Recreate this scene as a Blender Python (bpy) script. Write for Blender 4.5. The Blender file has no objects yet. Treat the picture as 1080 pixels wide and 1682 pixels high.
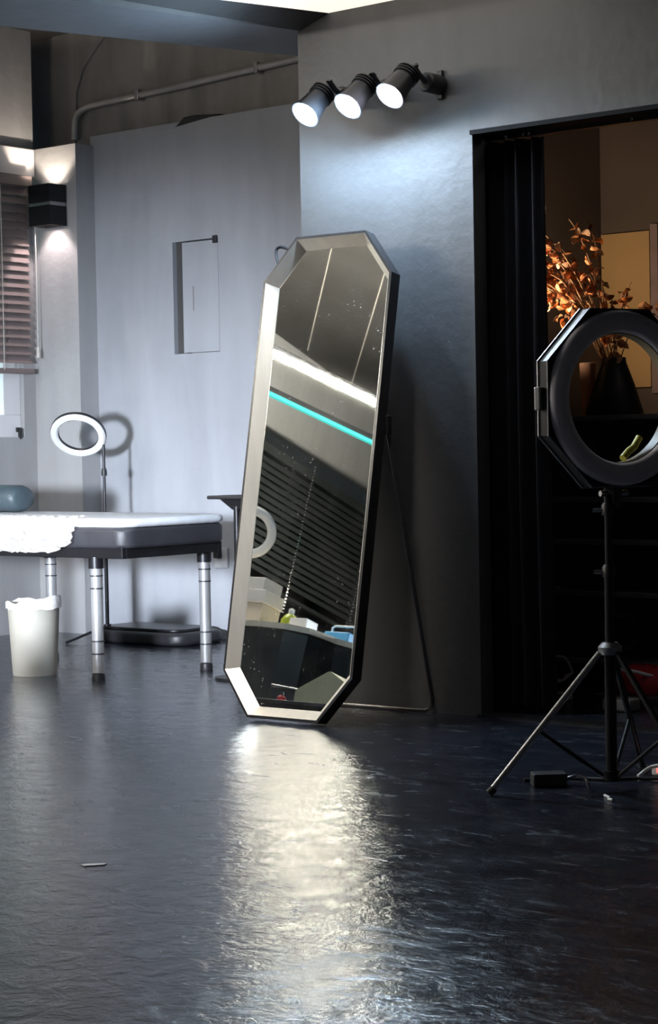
import bpy, bmesh, math, random
from mathutils import Vector, Matrix

random.seed(7)
sc = bpy.context.scene
COL = sc.collection
PI = math.pi

# ------------------------------------------------------------------ camera
cam_d = bpy.data.cameras.new('camera')
cam = bpy.data.objects.new('camera', cam_d)
COL.objects.link(cam)
CR = Vector((0.782, 0.623, -0.0185)).normalized()
CV = Vector((-0.6234, 0.7813, -0.03107)).normalized()
CU = CR.cross(CV).normalized()
CR = CV.cross(CU).normalized()
m = Matrix(((CR.x, CU.x, -CV.x), (CR.y, CU.y, -CV.y), (CR.z, CU.z, -CV.z))).to_4x4()
m.translation = Vector((4.812, -5.891, 0.98))
cam.matrix_world = m
cam_d.sensor_fit = 'HORIZONTAL'
cam_d.sensor_width = 36.0
cam_d.lens = 3200 / 1080 * 36.0
cam_d.clip_start = 0.05
sc.camera = cam

# ------------------------------------------------------------------ world, exposure
w = bpy.data.worlds.new('night')
sc.world = w
w.use_nodes = True
w.node_tree.nodes['Background'].inputs[0].default_value = (0.5, 0.6, 0.8, 1)
w.node_tree.nodes['Background'].inputs[1].default_value = 0.02
vs = sc.view_settings
vs.view_transform = 'Standard'
vs.look = 'None'
vs.gamma = 1.0
vs.use_curve_mapping = False
vs.exposure = 0.0
sc.cycles.max_bounces = 10
sc.cycles.sample_clamp_indirect = 40.0
sc.cycles.caustics_reflective = True
sc.cycles.blur_glossy = 0.2

# powers of the lamps built further down
P_WALL_SPOT = 36.0
P_ADDED_SPOT = 60.0
P_ADDED_RING = 35.0
P_SCONCE_UP = 13.0
P_SCONCE_DOWN = 11.0
E_CEILING_PANEL = 1.05
E_LED_WHITE = 300.0
E_LED_TEAL = 1.0
P_STORE = 32.0
P_ADDED_DOWN = 235.0


# ------------------------------------------------------------------ material helpers
MATS = {}


def new_mat(name):
    mt = bpy.data.materials.new(name)
    mt.use_nodes = True
    nt = mt.node_tree
    b = nt.nodes['Principled BSDF']
    MATS[name] = mt
    return mt, nt, b


def mat(name, col, rough=0.5, metal=0.0, var=0.12, scale=12.0, bump=0.0, bscale=60.0, spec=0.5, stretch=(1, 1, 1), coat=0.0, rvar=0.0):
    """plain procedural material: noise-varied colour, optional relief"""
    mt, nt, b = new_mat(name)
    N, L = nt.nodes, nt.links
    tc = N.new('ShaderNodeTexCoord')
    mp = N.new('ShaderNodeMapping')
    mp.inputs['Scale'].default_value = stretch
    L.new(tc.outputs['Object'], mp.inputs['Vector'])
    nz = N.new('ShaderNodeTexNoise')
    nz.inputs['Scale'].default_value = scale
    nz.inputs['Detail'].default_value = 5
    L.new(mp.outputs[0], nz.inputs['Vector'])
    cr = N.new('ShaderNodeValToRGB')
    cr.color_ramp.elements[0].position = 0.3
    cr.color_ramp.elements[1].position = 0.7
    cr.color_ramp.elements[0].color = tuple(max(0, c * (1 - var)) for c in col) + (1,)
    cr.color_ramp.elements[1].color = tuple(min(1, c * (1 + var)) for c in col) + (1,)
    L.new(nz.outputs['Fac'], cr.inputs['Fac'])
    L.new(cr.outputs['Color'], b.inputs['Base Color'])
    b.inputs['Roughness'].default_value = rough
    b.inputs['Metallic'].default_value = metal
    b.inputs['Specular IOR Level'].default_value = spec
    b.inputs['Coat Weight'].default_value = coat
    if rvar:
        mr = N.new('ShaderNodeMapRange')
        mr.inputs['To Min'].default_value = max(0.02, rough - rvar)
        mr.inputs['To Max'].default_value = min(1, rough + rvar)
        L.new(nz.outputs['Fac'], mr.inputs['Value'])
        L.new(mr.outputs[0], b.inputs['Roughness'])
    if bump:
        n2 = N.new('ShaderNodeTexNoise')
        n2.inputs['Scale'].default_value = bscale
        n2.inputs['Detail'].default_value = 4
        L.new(mp.outputs[0], n2.inputs['Vector'])
        bp = N.new('ShaderNodeBump')
        bp.inputs['Strength'].default_value = bump
        bp.inputs['Distance'].default_value = 0.01
        L.new(n2.outputs['Fac'], bp.inputs['Height'])
        L.new(bp.outputs[0], b.inputs['Normal'])
    return mt


def emit(name, col, strength):
    mt, nt, b = new_mat(name)
    b.inputs['Base Color'].default_value = (0.8, 0.8, 0.8, 1)
    b.inputs['Emission Color'].default_value = tuple(col) + (1,)
    b.inputs['Emission Strength'].default_value = strength
    return mt


def plaster(name, col, rough=0.55, patch=0.25):
    """trowelled micro-cement: broad clouds, faint trowel strokes, pin holes"""
    mt, nt, b = new_mat(name)
    N, L = nt.nodes, nt.links
    tc = N.new('ShaderNodeTexCoord')
    n1 = N.new('ShaderNodeTexNoise')
    n1.inputs['Scale'].default_value = 1.6
    n1.inputs['Detail'].default_value = 6
    n1.inputs['Roughness'].default_value = 0.6
    L.new(tc.outputs['Object'], n1.inputs['Vector'])
    mp = N.new('ShaderNodeMapping')
    mp.inputs['Scale'].default_value = (7, 7, 1.1)
    L.new(tc.outputs['Object'], mp.inputs['Vector'])
    n2 = N.new('ShaderNodeTexNoise')
    n2.inputs['Scale'].default_value = 1.0
    n2.inputs['Detail'].default_value = 5
    n2.inputs['Distortion'].default_value = 0.6
    L.new(mp.outputs[0], n2.inputs['Vector'])
    ad = N.new('ShaderNodeMath')
    ad.operation = 'ADD'
    L.new(n1.outputs['Fac'], ad.inputs[0])
    L.new(n2.outputs['Fac'], ad.inputs[1])
    cr = N.new('ShaderNodeValToRGB')
    cr.color_ramp.elements[0].position = 0.36
    cr.color_ramp.elements[1].position = 0.64
    hv = N.new('ShaderNodeMath')
    hv.operation = 'MULTIPLY'
    hv.inputs[1].default_value = 0.5
    L.new(ad.outputs[0], hv.inputs[0])
    L.new(hv.outputs[0], cr.inputs['Fac'])
    cr.color_ramp.elements[0].color = tuple(c * (1 - patch) for c in col) + (1,)
    cr.color_ramp.elements[1].color = tuple(min(1, c * (1 + patch)) for c in col) + (1,)
    L.new(cr.outputs['Color'], b.inputs['Base Color'])
    b.inputs['Roughness'].default_value = rough
    n3 = N.new('ShaderNodeTexNoise')
    n3.inputs['Scale'].default_value = 22
    n3.inputs['Detail'].default_value = 5
    L.new(tc.outputs['Object'], n3.inputs['Vector'])
    bp = N.new('ShaderNodeBump')
    bp.inputs['Strength'].default_value = 0.12
    bp.inputs['Distance'].default_value = 0.02
    L.new(n3.outputs['Fac'], bp.inputs['Height'])
    L.new(bp.outputs[0], b.inputs['Normal'])
    return mt


def floor_material():
    """black troweled epoxy: glossy, with ridges, pits and scuffs"""
    mt, nt, b = new_mat('black_epoxy_floor')
    N, L = nt.nodes, nt.links
    tc = N.new('ShaderNodeTexCoord')
    n1 = N.new('ShaderNodeTexNoise')
    n1.inputs['Scale'].default_value = 5.0
    n1.inputs['Detail'].default_value = 7
    n1.inputs['Roughness'].default_value = 0.65
    L.new(tc.outputs['Object'], n1.inputs['Vector'])
    cr = N.new('ShaderNodeValToRGB')
    cr.color_ramp.elements[0].position = 0.35
    cr.color_ramp.elements[1].position = 0.72
    cr.color_ramp.elements[0].color = (0.013, 0.016, 0.026, 1)
    cr.color_ramp.elements[1].color = (0.022, 0.027, 0.042, 1)
    L.new(n1.outputs['Fac'], cr.inputs['Fac'])
    # pale scuffs and worn trowel streaks
    ms = N.new('ShaderNodeMapping')
    ms.inputs['Rotation'].default_value = (0, 0, 0.67)
    ms.inputs['Scale'].default_value = (5, 13, 1)
    L.new(tc.outputs['Object'], ms.inputs['Vector'])
    n4 = N.new('ShaderNodeTexNoise')
    n4.inputs['Scale'].default_value = 1.0
    n4.inputs['Detail'].default_value = 9
    n4.inputs['Roughness'].default_value = 0.72
    n4.inputs['Distortion'].default_value = 1.2
    L.new(ms.outputs[0], n4.inputs['Vector'])
    sr = N.new('ShaderNodeMapRange')
    sr.inputs['From Min'].default_value = 0.54
    sr.inputs['From Max'].default_value = 0.84
    L.new(n4.outputs['Fac'], sr.inputs['Value'])
    mxc = N.new('ShaderNodeMix')
    mxc.data_type = 'RGBA'
    L.new(sr.outputs[0], mxc.inputs['Factor'])
    L.new(cr.outputs['Color'], mxc.inputs['A'])
    mxc.inputs['B'].default_value = (0.11, 0.125, 0.15, 1)
    L.new(mxc.outputs['Result'], b.inputs['Base Color'])
    mr = N.new('ShaderNodeMapRange')
    mr.inputs['From Min'].default_value = 0.3
    mr.inputs['From Max'].default_value = 0.7
    mr.inputs['To Min'].default_value = 0.13
    mr.inputs['To Max'].default_value = 0.23
    L.new(n1.outputs['Fac'], mr.inputs['Value'])
    ra = N.new('ShaderNodeMath')
    ra.operation = 'MULTIPLY_ADD'
    ra.inputs[1].default_value = 0.35
    L.new(sr.outputs[0], ra.inputs[0])
    L.new(mr.outputs[0], ra.inputs[2])
    L.new(ra.outputs[0], b.inputs['Roughness'])
    # ridges left by the trowel
    n2 = N.new('ShaderNodeTexNoise')
    n2.inputs['Scale'].default_value = 13.0
    n2.inputs['Detail'].default_value = 9
    n2.inputs['Roughness'].default_value = 0.57
    n2.inputs['Distortion'].default_value = 0.9
    L.new(tc.outputs['Object'], n2.inputs['Vector'])
    n3 = N.new('ShaderNodeTexNoise')
    n3.inputs['Scale'].default_value = 58.0
    n3.inputs['Detail'].default_value = 6
    n3.inputs['Distortion'].default_value = 0.8
    L.new(tc.outputs['Object'], n3.inputs['Vector'])
    mx = N.new('ShaderNodeMath')
    mx.operation = 'MULTIPLY_ADD'
    mx.inputs[1].default_value = 0.28
    L.new(n3.outputs['Fac'], mx.inputs[0])
    L.new(n2.outputs['Fac'], mx.inputs[2])
    bp = N.new('ShaderNodeBump')
    bp.inputs['Strength'].default_value = 0.27
    bp.inputs['Distance'].default_value = 0.014
    L.new(mx.outputs[0], bp.inputs['Height'])
    L.new(bp.outputs[0], b.inputs['Normal'])
    b.inputs['Specular IOR Level'].default_value = 0.85
    return mt


def mirror_material():
    """silvered glass with dust specks and wiping smears"""
    mt, nt, b = new_mat('silvered_glass')
    N, L = nt.nodes, nt.links
    tc = N.new('ShaderNodeTexCoord')
    b.inputs['Base Color'].default_value = (0.70, 0.72, 0.70, 1)
    b.inputs['Metallic'].default_value = 1.0
    b.inputs['Roughness'].default_value = 0.015
    df = N.new('ShaderNodeBsdfDiffuse')
    df.inputs['Color'].default_value = (0.75, 0.73, 0.7, 1)
    sp = N.new('ShaderNodeTexNoise')
    sp.inputs['Scale'].default_value = 95
    sp.inputs['Detail'].default_value = 2
    L.new(tc.outputs['Object'], sp.inputs['Vector'])
    cl = N.new('ShaderNodeTexNoise')
    cl.inputs['Scale'].default_value = 5.5
    cl.inputs['Detail'].default_value = 4
    L.new(tc.outputs['Object'], cl.inputs['Vector'])
    r1 = N.new('ShaderNodeMapRange')
    r1.inputs['From Min'].default_value = 0.66
    r1.inputs['From Max'].default_value = 0.76
    L.new(sp.outputs['Fac'], r1.inputs['Value'])
    r2 = N.new('ShaderNodeMapRange')
    r2.inputs['From Min'].default_value = 0.45
    r2.inputs['From Max'].default_value = 0.7
    L.new(cl.outputs['Fac'], r2.inputs['Value'])
    mu = N.new('ShaderNodeMath')
    mu.operation = 'MULTIPLY'
    L.new(r1.outputs[0], mu.inputs[0])
    L.new(r2.outputs[0], mu.inputs[1])
    # thin film of haze
    hz = N.new('ShaderNodeMath')
    hz.operation = 'MULTIPLY_ADD'
    hz.inputs[1].default_value = 0.015
    L.new(r2.outputs[0], hz.inputs[0])
    mu2 = N.new('ShaderNodeMath')
    mu2.operation = 'MULTIPLY'
    mu2.inputs[1].default_value = 0.6
    L.new(mu.outputs[0], mu2.inputs[0])
    L.new(mu2.outputs[0], hz.inputs[2])
    mix = N.new('ShaderNodeMixShader')
    L.new(hz.outputs[0], mix.inputs[0])
    L.new(b.outputs[0], mix.inputs[1])
    L.new(df.outputs[0], mix.inputs[2])
    L.new(mix.outputs[0], N['Material Output'].inputs['Surface'])
    return mt


M_FLOOR = floor_material()
M_WALL = plaster('grey_microcement', (0.080, 0.079, 0.083), 0.5, 0.14)
M_BACK = plaster('pale_microcement', (0.34, 0.352, 0.385), 0.55, 0.10)
M_PILLAR = plaster('grey_plaster', (0.36, 0.355, 0.36), 0.6, 0.10)
M_CONC = plaster('bare_concrete', (0.25, 0.235, 0.23), 0.8, 0.30)
M_SOFFIT = plaster('painted_soffit', (0.095, 0.097, 0.105), 0.6, 0.10)
M_CEIL = plaster('dark_ceiling_paint', (0.036, 0.034, 0.033), 0.7, 0.15)
M_WHITE = mat('white_plastic', (0.82, 0.82, 0.83), 0.4, var=0.03)
M_WINFRAME = mat('white_window_frame', (0.75, 0.73, 0.74), 0.35, var=0.04)
M_BLACKM = mat('black_metal', (0.018, 0.018, 0.021), 0.35, 0.4, var=0.2)
M_BLACKP = mat('black_plastic', (0.02, 0.02, 0.023), 0.45, var=0.2)
M_FRAME = mat('dark_champagne_metal', (0.80, 0.74, 0.66), 0.34, 0.55, var=0.06, scale=30, stretch=(1, 1, 0.1))
M_FRAMEOUT = mat('black_lacquered_metal', (0.016, 0.016, 0.019), 0.28, 0.0, var=0.2)
M_MIRROR = mirror_material()
M_STEEL = mat('satin_steel', (0.52, 0.52, 0.54), 0.32, 1.0, var=0.06, scale=20)
M_CHROME = mat('chrome', (0.75, 0.75, 0.77), 0.12, 1.0, var=0.03)
M_LEGS = mat('silver_painted_tube', (0.36, 0.36, 0.37), 0.42, 0.4, var=0.05)
M_VINYL = mat('charcoal_vinyl', (0.035, 0.035, 0.042), 0.42, var=0.15, bump=0.15, bscale=220)
M_SHEET = mat('white_sheet', (0.86, 0.86, 0.9), 0.45, var=0.03, bump=0.3, bscale=18)
M_PILLOW = mat('slate_vinyl', (0.055, 0.078, 0.092), 0.38, var=0.12, bump=0.2, bscale=160)
M_BIN = mat('cream_plastic', (0.40, 0.38, 0.33), 0.5, var=0.04)
M_SLAT = mat('dark_walnut_slat', (0.20, 0.155, 0.15), 0.42, var=0.25, scale=8, stretch=(1, 0.15, 1))
M_SLATDK = mat('black_brown_slat', (0.030, 0.034, 0.034), 0.4, var=0.2)
M_CORD = mat('pale_cord', (0.6, 0.57, 0.52), 0.7)
M_CURTAIN = mat('black_velvet', (0.012, 0.013, 0.02), 0.8, var=0.25, scale=20)
M_STORE = mat('store_room_paint', (0.10, 0.082, 0.074), 0.75, var=0.15, scale=3)
M_TAN = mat('tan_kraft_board', (0.46, 0.32, 0.15), 0.7, var=0.06, scale=4)
M_LEAF = mat('dried_copper_leaf', (0.72, 0.36, 0.16), 0.55, var=0.35, scale=25)
M_LEAFP = mat('pale_dried_leaf', (0.85, 0.60, 0.42), 0.55, var=0.25, scale=25)
M_STEM = mat('dry_stem', (0.30, 0.19, 0.10), 0.7)
M_RED = mat('red_fabric', (0.45, 0.02, 0.03), 0.6)
M_CREAM = mat('cream_card', (0.78, 0.68, 0.56), 0.6, var=0.04)
M_GREEN = mat('lime_plastic', (0.35, 0.42, 0.02), 0.4)
M_BLUE = mat('sky_blue_plastic', (0.08, 0.36, 0.72), 0.4)
M_YELLOW = mat('yellow_rim_light', (0.72, 0.70, 0.10), 0.4)
M_DIFF = mat('unlit_grey_diffuser', (0.78, 0.74, 0.82), 0.35, var=0.05)
M_KHAKI = mat('khaki_leatherette', (0.42, 0.37, 0.23), 0.5, var=0.05)
M_DESK = mat('black_laminate', (0.02, 0.022, 0.022), 0.35)
M_WOODEDGE = mat('pale_wood_top', (0.72, 0.63, 0.50), 0.45, var=0.1, scale=5, stretch=(1, 8, 1))
M_PANEL = emit('ceiling_panel_light', (1.0, 0.915, 0.78), E_CEILING_PANEL)
M_LEDW = emit('white_led', (1.0, 0.93, 0.80), E_LED_WHITE)
M_LEDT = emit('teal_led', (0.10, 0.92, 0.85), E_LED_TEAL)
M_LEDT.node_tree.nodes['Principled BSDF'].inputs['Base Color'].default_value = (0.02, 0.2, 0.19, 1)
M_LEDT.node_tree.nodes['Principled BSDF'].inputs['Specular IOR Level'].default_value = 0.1
M_LENS_COOL = emit('cool_lamp_lens', (0.72, 0.90, 1.0), 9.0)
M_LENS_NEUT = emit('neutral_lamp_lens', (0.98, 0.95, 1.0), 3.2)
M_LENS_WARM = emit('sconce_lens', (1.0, 0.86, 0.76), 24.0)
M_TEALGLASS = emit('teal_backlit_glass', (0.36, 0.80, 0.72), 0.75)

glassm, nt_, b_ = new_mat('clear_film')
b_.inputs['Base Color'].default_value = (0.80, 0.76, 0.72, 1)
b_.inputs['Roughness'].default_value = 0.12
b_.inputs['Alpha'].default_value = 0.5
_n = nt_.nodes.new('ShaderNodeTexNoise')
_n.inputs['Scale'].default_value = 40
_bp = nt_.nodes.new('ShaderNodeBump')
_bp.inputs['Strength'].default_value = 0.5
_bp.inputs['Distance'].default_value = 0.01
nt_.links.new(_n.outputs['Fac'], _bp.inputs['Height'])
nt_.links.new(_bp.outputs[0], b_.inputs['Normal'])
M_FILM = glassm
M_LINER = mat('white_bin_liner', (0.85, 0.83, 0.80), 0.3, var=0.04, bump=0.4, bscale=45)


# ------------------------------------------------------------------ geometry helpers
def finish(name, bm, material, parent=None, smooth=False):
    me = bpy.data.meshes.new(name)
    bmesh.ops.recalc_face_normals(bm, faces=bm.faces)
    bm.to_mesh(me)
    bm.free()
    if smooth:
        for p in me.polygons:
            p.use_smooth = True
        try:
            me.set_sharp_from_angle(angle=math.radians(40))
        except Exception:
            pass
    me.materials.append(material)
    o = bpy.data.objects.new(name, me)
    COL.objects.link(o)
    if parent is not None:
        o.parent = parent
        root = parent
        off = Vector((0, 0, 0))
        while root is not None:
            off += root.location
            root = root.parent
        o.matrix_parent_inverse = Matrix.Translation(-off) if parent.parent is None else Matrix.Identity(4)
    return o


def tag(o, label=None, cat=None, group=None, kind=None):
    if label:
        o['label'] = label
    if cat:
        o['category'] = cat
    if group:
        o['group'] = group
    if kind:
        o['kind'] = kind
    return o


def struct(name, bm, material, label=None):
    o = finish(name, bm, material)
    o['kind'] = 'structure'
    if label:
        o['label'] = label
    return o


def thing(name, loc, label, cat, group=None):
    o = bpy.data.objects.new(name, None)
    o.location = loc
    o.empty_display_size = 0.1
    COL.objects.link(o)
    return tag(o, label, cat, group)


def box(bm, x0, x1, y0, y1, z0, z1, bev=0.0, mtx=None):
    vs = [bm.verts.new((x, y, z)) for z in (z0, z1) for y in (y0, y1) for x in (x0, x1)]
    fs = [bm.faces.new([vs[i] for i in q]) for q in ((0, 1, 3, 2), (4, 6, 7, 5), (0, 4, 5, 1), (2, 3, 7, 6), (0, 2, 6, 4), (1, 5, 7, 3))]
    if bev:
        es = list({e for f in fs for e in f.edges})
        r = bmesh.ops.bevel(bm, geom=es, offset=bev, segments=2, profile=0.5, affect='EDGES')
        vs = list({v for f in r['faces'] for v in f.verts} | {v for v in vs if v.is_valid})
    if mtx is not None:
        for v in vs:
            v.co = mtx @ v.co
    return vs


def frame_of(d):
    d = Vector(d).normalized()
    a = Vector((0, 0, 1)) if abs(d.z) < 0.95 else Vector((1, 0, 0))
    u = d.cross(a).normalized()
    v = d.cross(u).normalized()
    return d, u, v


def rod(bm, p0, p1, r0, r1=None, n=12):
    r1 = r0 if r1 is None else r1
    p0, p1 = Vector(p0), Vector(p1)
    d, u, v = frame_of(p1 - p0)
    a = [bm.verts.new(p0 + (u * math.cos(t) + v * math.sin(t)) * r0) for t in [2 * PI * k / n for k in range(n)]]
    b = [bm.verts.new(p1 + (u * math.cos(t) + v * math.sin(t)) * r1) for t in [2 * PI * k / n for k in range(n)]]
    for k in range(n):
        bm.faces.new((a[k], a[(k + 1) % n], b[(k + 1) % n], b[k]))
    bm.faces.new(a)
    bm.faces.new(b)


def tube(bm, pts, r, n=8, closed=False):
    pts = [Vector(p) for p in pts]
    rings = []
    prev_u = None
    cnt = len(pts)
    for i, p in enumerate(pts):
        if closed:
            t = pts[(i + 1) % cnt] - pts[i - 1]
        else:
            t = pts[min(i + 1, cnt - 1)] - pts[max(i - 1, 0)]
        d, u, v = frame_of(t)
        if prev_u is not None:
            u = (prev_u - d * prev_u.dot(d)).normalized()
            v = d.cross(u)
        prev_u = u
        rings.append([bm.verts.new(p + (u * math.cos(a) + v * math.sin(a)) * r) for a in [2 * PI * k / n for k in range(n)]])
    rng = range(cnt if closed else cnt - 1)
    for i in rng:
        a, b = rings[i], rings[(i + 1) % cnt]
        for k in range(n):
            bm.faces.new((a[k], a[(k + 1) % n], b[(k + 1) % n], b[k]))
    if not closed:
        bm.faces.new(rings[0])
        bm.faces.new(rings[-1])


def lathe(bm, prof, org, axis=(0, 0, 1), n=28, closed=False):
    """prof: list of (radius, height) along axis"""
    org = Vector(org)
    d, u, v = frame_of(axis)
    rings = []
    for r, h in prof:
        rings.append([bm.verts.new(org + d * h + (u * math.cos(a) + v * math.sin(a)) * max(r, 1e-4)) for a in [2 * PI * k / n for k in range(n)]])
    cnt = len(rings)
    for i in range(cnt if closed else cnt - 1):
        a, b = rings[i], rings[(i + 1) % cnt]
        for k in range(n):
            bm.faces.new((a[k], a[(k + 1) % n], b[(k + 1) % n], b[k]))
    if not closed:
        bm.faces.new(rings[0])
        bm.faces.new(rings[-1])


def prism(bm, poly, z0, z1):
    a = [bm.verts.new((x, y, z0)) for x, y in poly]
    b = [bm.verts.new((x, y, z1)) for x, y in poly]
    n = len(poly)
    bm.faces.new(a)
    bm.faces.new(b)
    for k in range(n):
        bm.faces.new((a[k], a[(k + 1) % n], b[(k + 1) % n], b[k]))


def B():
    return bmesh.new()


def spot(name, parent, loc, aim, power, col, size, blend, radius):
    d = bpy.data.lights.new(name, 'SPOT')
    d.energy = power
    d.color = col
    d.spot_size = size
    d.spot_blend = blend
    d.shadow_soft_size = radius
    o = bpy.data.objects.new(name, d)
    COL.objects.link(o)
    o.location = loc
    o.rotation_euler = Vector(aim).to_track_quat('-Z', 'Y').to_euler()
    if parent is not None:
        o.parent = parent
        o.matrix_parent_inverse = Matrix.Translation(-parent.location)
    return o


def point(name, parent, loc, power, col, radius):
    d = bpy.data.lights.new(name, 'POINT')
    d.energy = power
    d.color = col
    d.shadow_soft_size = radius
    o = bpy.data.objects.new(name, d)
    COL.objects.link(o)
    o.location = loc
    if parent is not None:
        o.parent = parent
        o.matrix_parent_inverse = Matrix.Translation(-parent.location)
    return o


# ================================================================== SETTING
ZC = 2.655      # low ceiling by the mirror wall
ZH = 3.35       # high slab over the rest
XL, XR, YF, YB, YP = -3.28, 6.6, -7.6, 1.78, 1.64

bm = B(); box(bm, XL - 0.3, XR + 0.1, YF - 0.1, 2.2, -0.08, 0.0)
struct('floor', bm, M_FLOOR, 'glossy black epoxy floor with trowel marks')

# mirror wall with the doorway
bm = B()
box(bm, 0.0, 0.807, 0.0, 0.08, 0.0, ZH)
box(bm, 0.807, 2.75, 0.0, 0.08, 2.132, ZH)
box(bm, 2.75, XR, 0.0, 0.08, 0.0, ZH)
box(bm, 0.0, 0.05, 0.08, YB + 0.02, 0.0, ZH)
struct('wall_right', bm, M_WALL, 'dark grey micro-cement wall behind the leaning mirror')

# back wall with the hatch recess; its lining stops below the slab
bm = B()
x0, x1, z0, z1 = -2.346, -2.020, 1.515, 2.112
top = 2.745
box(bm, -2.95, x0, YB, YB + 0.07, 0.0, top)
box(bm, x1, 0.0, YB, YB + 0.07, 0.0, top)
box(bm, x0, x1, YB, YB + 0.07, 0.0, z0)
box(bm, x0, x1, YB, YB + 0.07, z1, top)
struct('wall_back', bm, M_BACK, 'pale grey plastered wall behind the treatment bed')
bm = B(); box(bm, XL - 0.3, 0.05, YB + 0.07, YB + 0.15, 0.0, ZH)
struct('wall_back_upper', bm, M_CONC, 'bare brownish concrete wall above the plaster lining')
# notch of broken lining
bm = B()
a = [bm.verts.new(p) for p in ((-2.30, YB - 0.004, 2.722), (-1.98, YB - 0.004, 2.752), (-2.16, YB - 0.004, 2.768), (-2.24, YB - 0.004, 2.765))]
b = [bm.verts.new(v.co + Vector((0, 0.06, 0))) for v in a]
bm.faces.new(a); bm.faces.new(b)
for k in range(4):
    bm.faces.new((a[k], a[(k + 1) % 4], b[(k + 1) % 4], b[k]))
struct('trim_1', bm, M_BLACKP, 'dark broken edge on top of the plaster lining')

# pillar with the sconce
bm = B(); box(bm, XL - 0.12, -2.925, YP, YB + 0.07, 0.0, 2.69)
struct('pillar', bm, M_PILLAR, 'grey plastered pillar carrying the black wall lamp')
# concrete above the pillar : haunch of the slab beam
bm = B()
prof = [(-3.29, 2.69), (-3.13, 2.69), (-3.115, 2.88), (-3.105, 3.02), (-3.05, 3.14), (-2.93, 3.25), (-2.80, ZH), (-3.29, ZH)]
a = [bm.verts.new((x, 1.834, z)) for x, z in prof]
b = [bm.verts.new((x, YB + 0.071, z)) for x, z in prof]
bm.faces.new(a); bm.faces.new(b)
for k in range(len(prof)):
    bm.faces.new((a[k], a[(k + 1) % len(prof)], b[(k + 1) % len(prof)], b[k]))
struct('concrete_haunch', bm, M_CONC, 'bare concrete haunch above the lamp pillar')
# left wall with two window openings
WY0, WY1, WZ0, WZ1 = 0.35, 1.55, 1.09, 2.675
VY0, VY1, VZ0, VZ1 = -5.75, -3.75, 1.25, 2.62
bm = B()
xs = (XL - 0.12, XL)
box(bm, *xs, WY1, YP + 0.02, 0, ZH)
box(bm, *xs, WY0, WY1, 0, WZ0)
box(bm, *xs, WY0, WY1, WZ1, ZH)
box(bm, *xs, VY1, WY0, 0, ZH)
box(bm, *xs, VY0, VY1, 0, VZ0)
box(bm, *xs, VY0, VY1, VZ1, ZH)
box(bm, *xs, YF, VY0, 0, ZH)
struct('wall_left', bm, M_PILLAR, 'grey plastered window wall')
bm = B(); box(bm, XL - 0.12, XR, YF - 0.1, YF, 0, ZH)
struct('wall_front', bm, M_WALL)
bm = B(); box(bm, XR, XR + 0.1, YF, 0.08, 0, ZH)
struct('wall_side', bm, M_WALL)

# slab, beam and lowered ceiling
bm = B(); box(bm, XL - 0.3, XR + 0.1, YF - 0.1, 2.2, ZH, ZH + 0.08)
struct('ceiling', bm, M_CEIL, 'dark painted ceiling slab')


def lx(p, q, y):
    return p[0] + (q[0] - p[0]) * (y - p[1]) / (q[1] - p[1])


L1 = ((0.155, 0.0), (-0.004, -0.449))
L2 = ((0.011, -0.008), (-0.169, -0.634))
L3 = ((-0.299, 0.368), (-0.692, -0.66))
yf = -1.7
bm = B()
prism(bm, [(-0.001, 1.148), (-0.001, -0.001), (lx(*L2, -0.001), -0.001), (lx(*L2, yf), yf), (lx(*L3, yf), yf)], 2.61, ZH)
struct('beam', bm, M_SOFFIT, 'blue-grey ceiling beam running away from the mirror wall')
bm = B()
prism(bm, [(lx(*L1, -1.30), -1.30), (1.25, -1.30), (1.25, 0.0), (XR, 0.0), (XR, yf), (lx(*L1, yf), yf)], ZC, ZC + 0.10)
# sloping reveal between the beam and the light panel
sec = lambda y: [(lx(*L2, y) + 0.0005, y, 2.61), (lx(*L1, y), y, ZC), (lx(*L1, y), y, ZC + 0.1), (lx(*L2, y) + 0.0005, y, ZC + 0.1)]
a = [bm.verts.new(p) for p in sec(-0.0005)]
b = [bm.verts.new(p) for p in sec(yf)]
bm.faces.new(a); bm.faces.new(b)
for k in range(4):
    bm.faces.new((a[k], a[(k + 1) % 4], b[(k + 1) % 4], b[k]))
struct('ceiling_low', bm, M_CEIL, 'lowered ceiling around the light panel')

# lit panel set into the lowered ceiling
bm = B()
prism(bm, [(0.156, -0.001), (lx(*L1, -1.298) + 0.001, -1.298), (1.248, -1.298), (1.248, -0.001)], ZC + 0.001, ZC + 0.03)
pl = finish('ceiling_light_panel', bm, M_PANEL)
tag(pl, 'glowing warm white ceiling light panel meeting the wall top', 'ceiling light')
DL = Vector((0.80, -1.00, ZC - 0.012))
spot('lamp_light', pl, DL, Vector((0.06, -0.42, 0.95)) - DL, P_ADDED_DOWN, (1.0, 0.90, 0.76), math.radians(46), 0.8, 0.08)  # added spot below the panel, brightens the mirror's frame lining

# door trim
bm = B(); box(bm, 0.80, 2.75, -0.006, 0.086, 2.118, 2.134)
struct('trim_2', bm, mat('matt_black_trim', (0.008, 0.008, 0.009), 0.8, spec=0.2), 'black metal head trim of the doorway')
bm = B(); box(bm, 0.795, 2.75, -0.01, 0.09, 0.0, 0.008)
struct('trim_3', bm, M_BLACKM, 'thin black threshold strip')

# store room behind the doorway
bm = B()
box(bm, 0.06, 0.10, 0.09, 2.15, 0, 2.6)
box(bm, 0.06, 3.3, 2.10, 2.16, 0, 2.6)
box(bm, 3.24, 3.3, 0.09, 2.15, 0, 2.6)
struct('wall_store', bm, M_STORE, 'dim brown wall of the store room')
bm = B(); box(bm, 0.06, 3.3, 0.09, 2.15, 2.6, 2.65)
struct('ceiling_store', bm, M_STORE)

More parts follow.
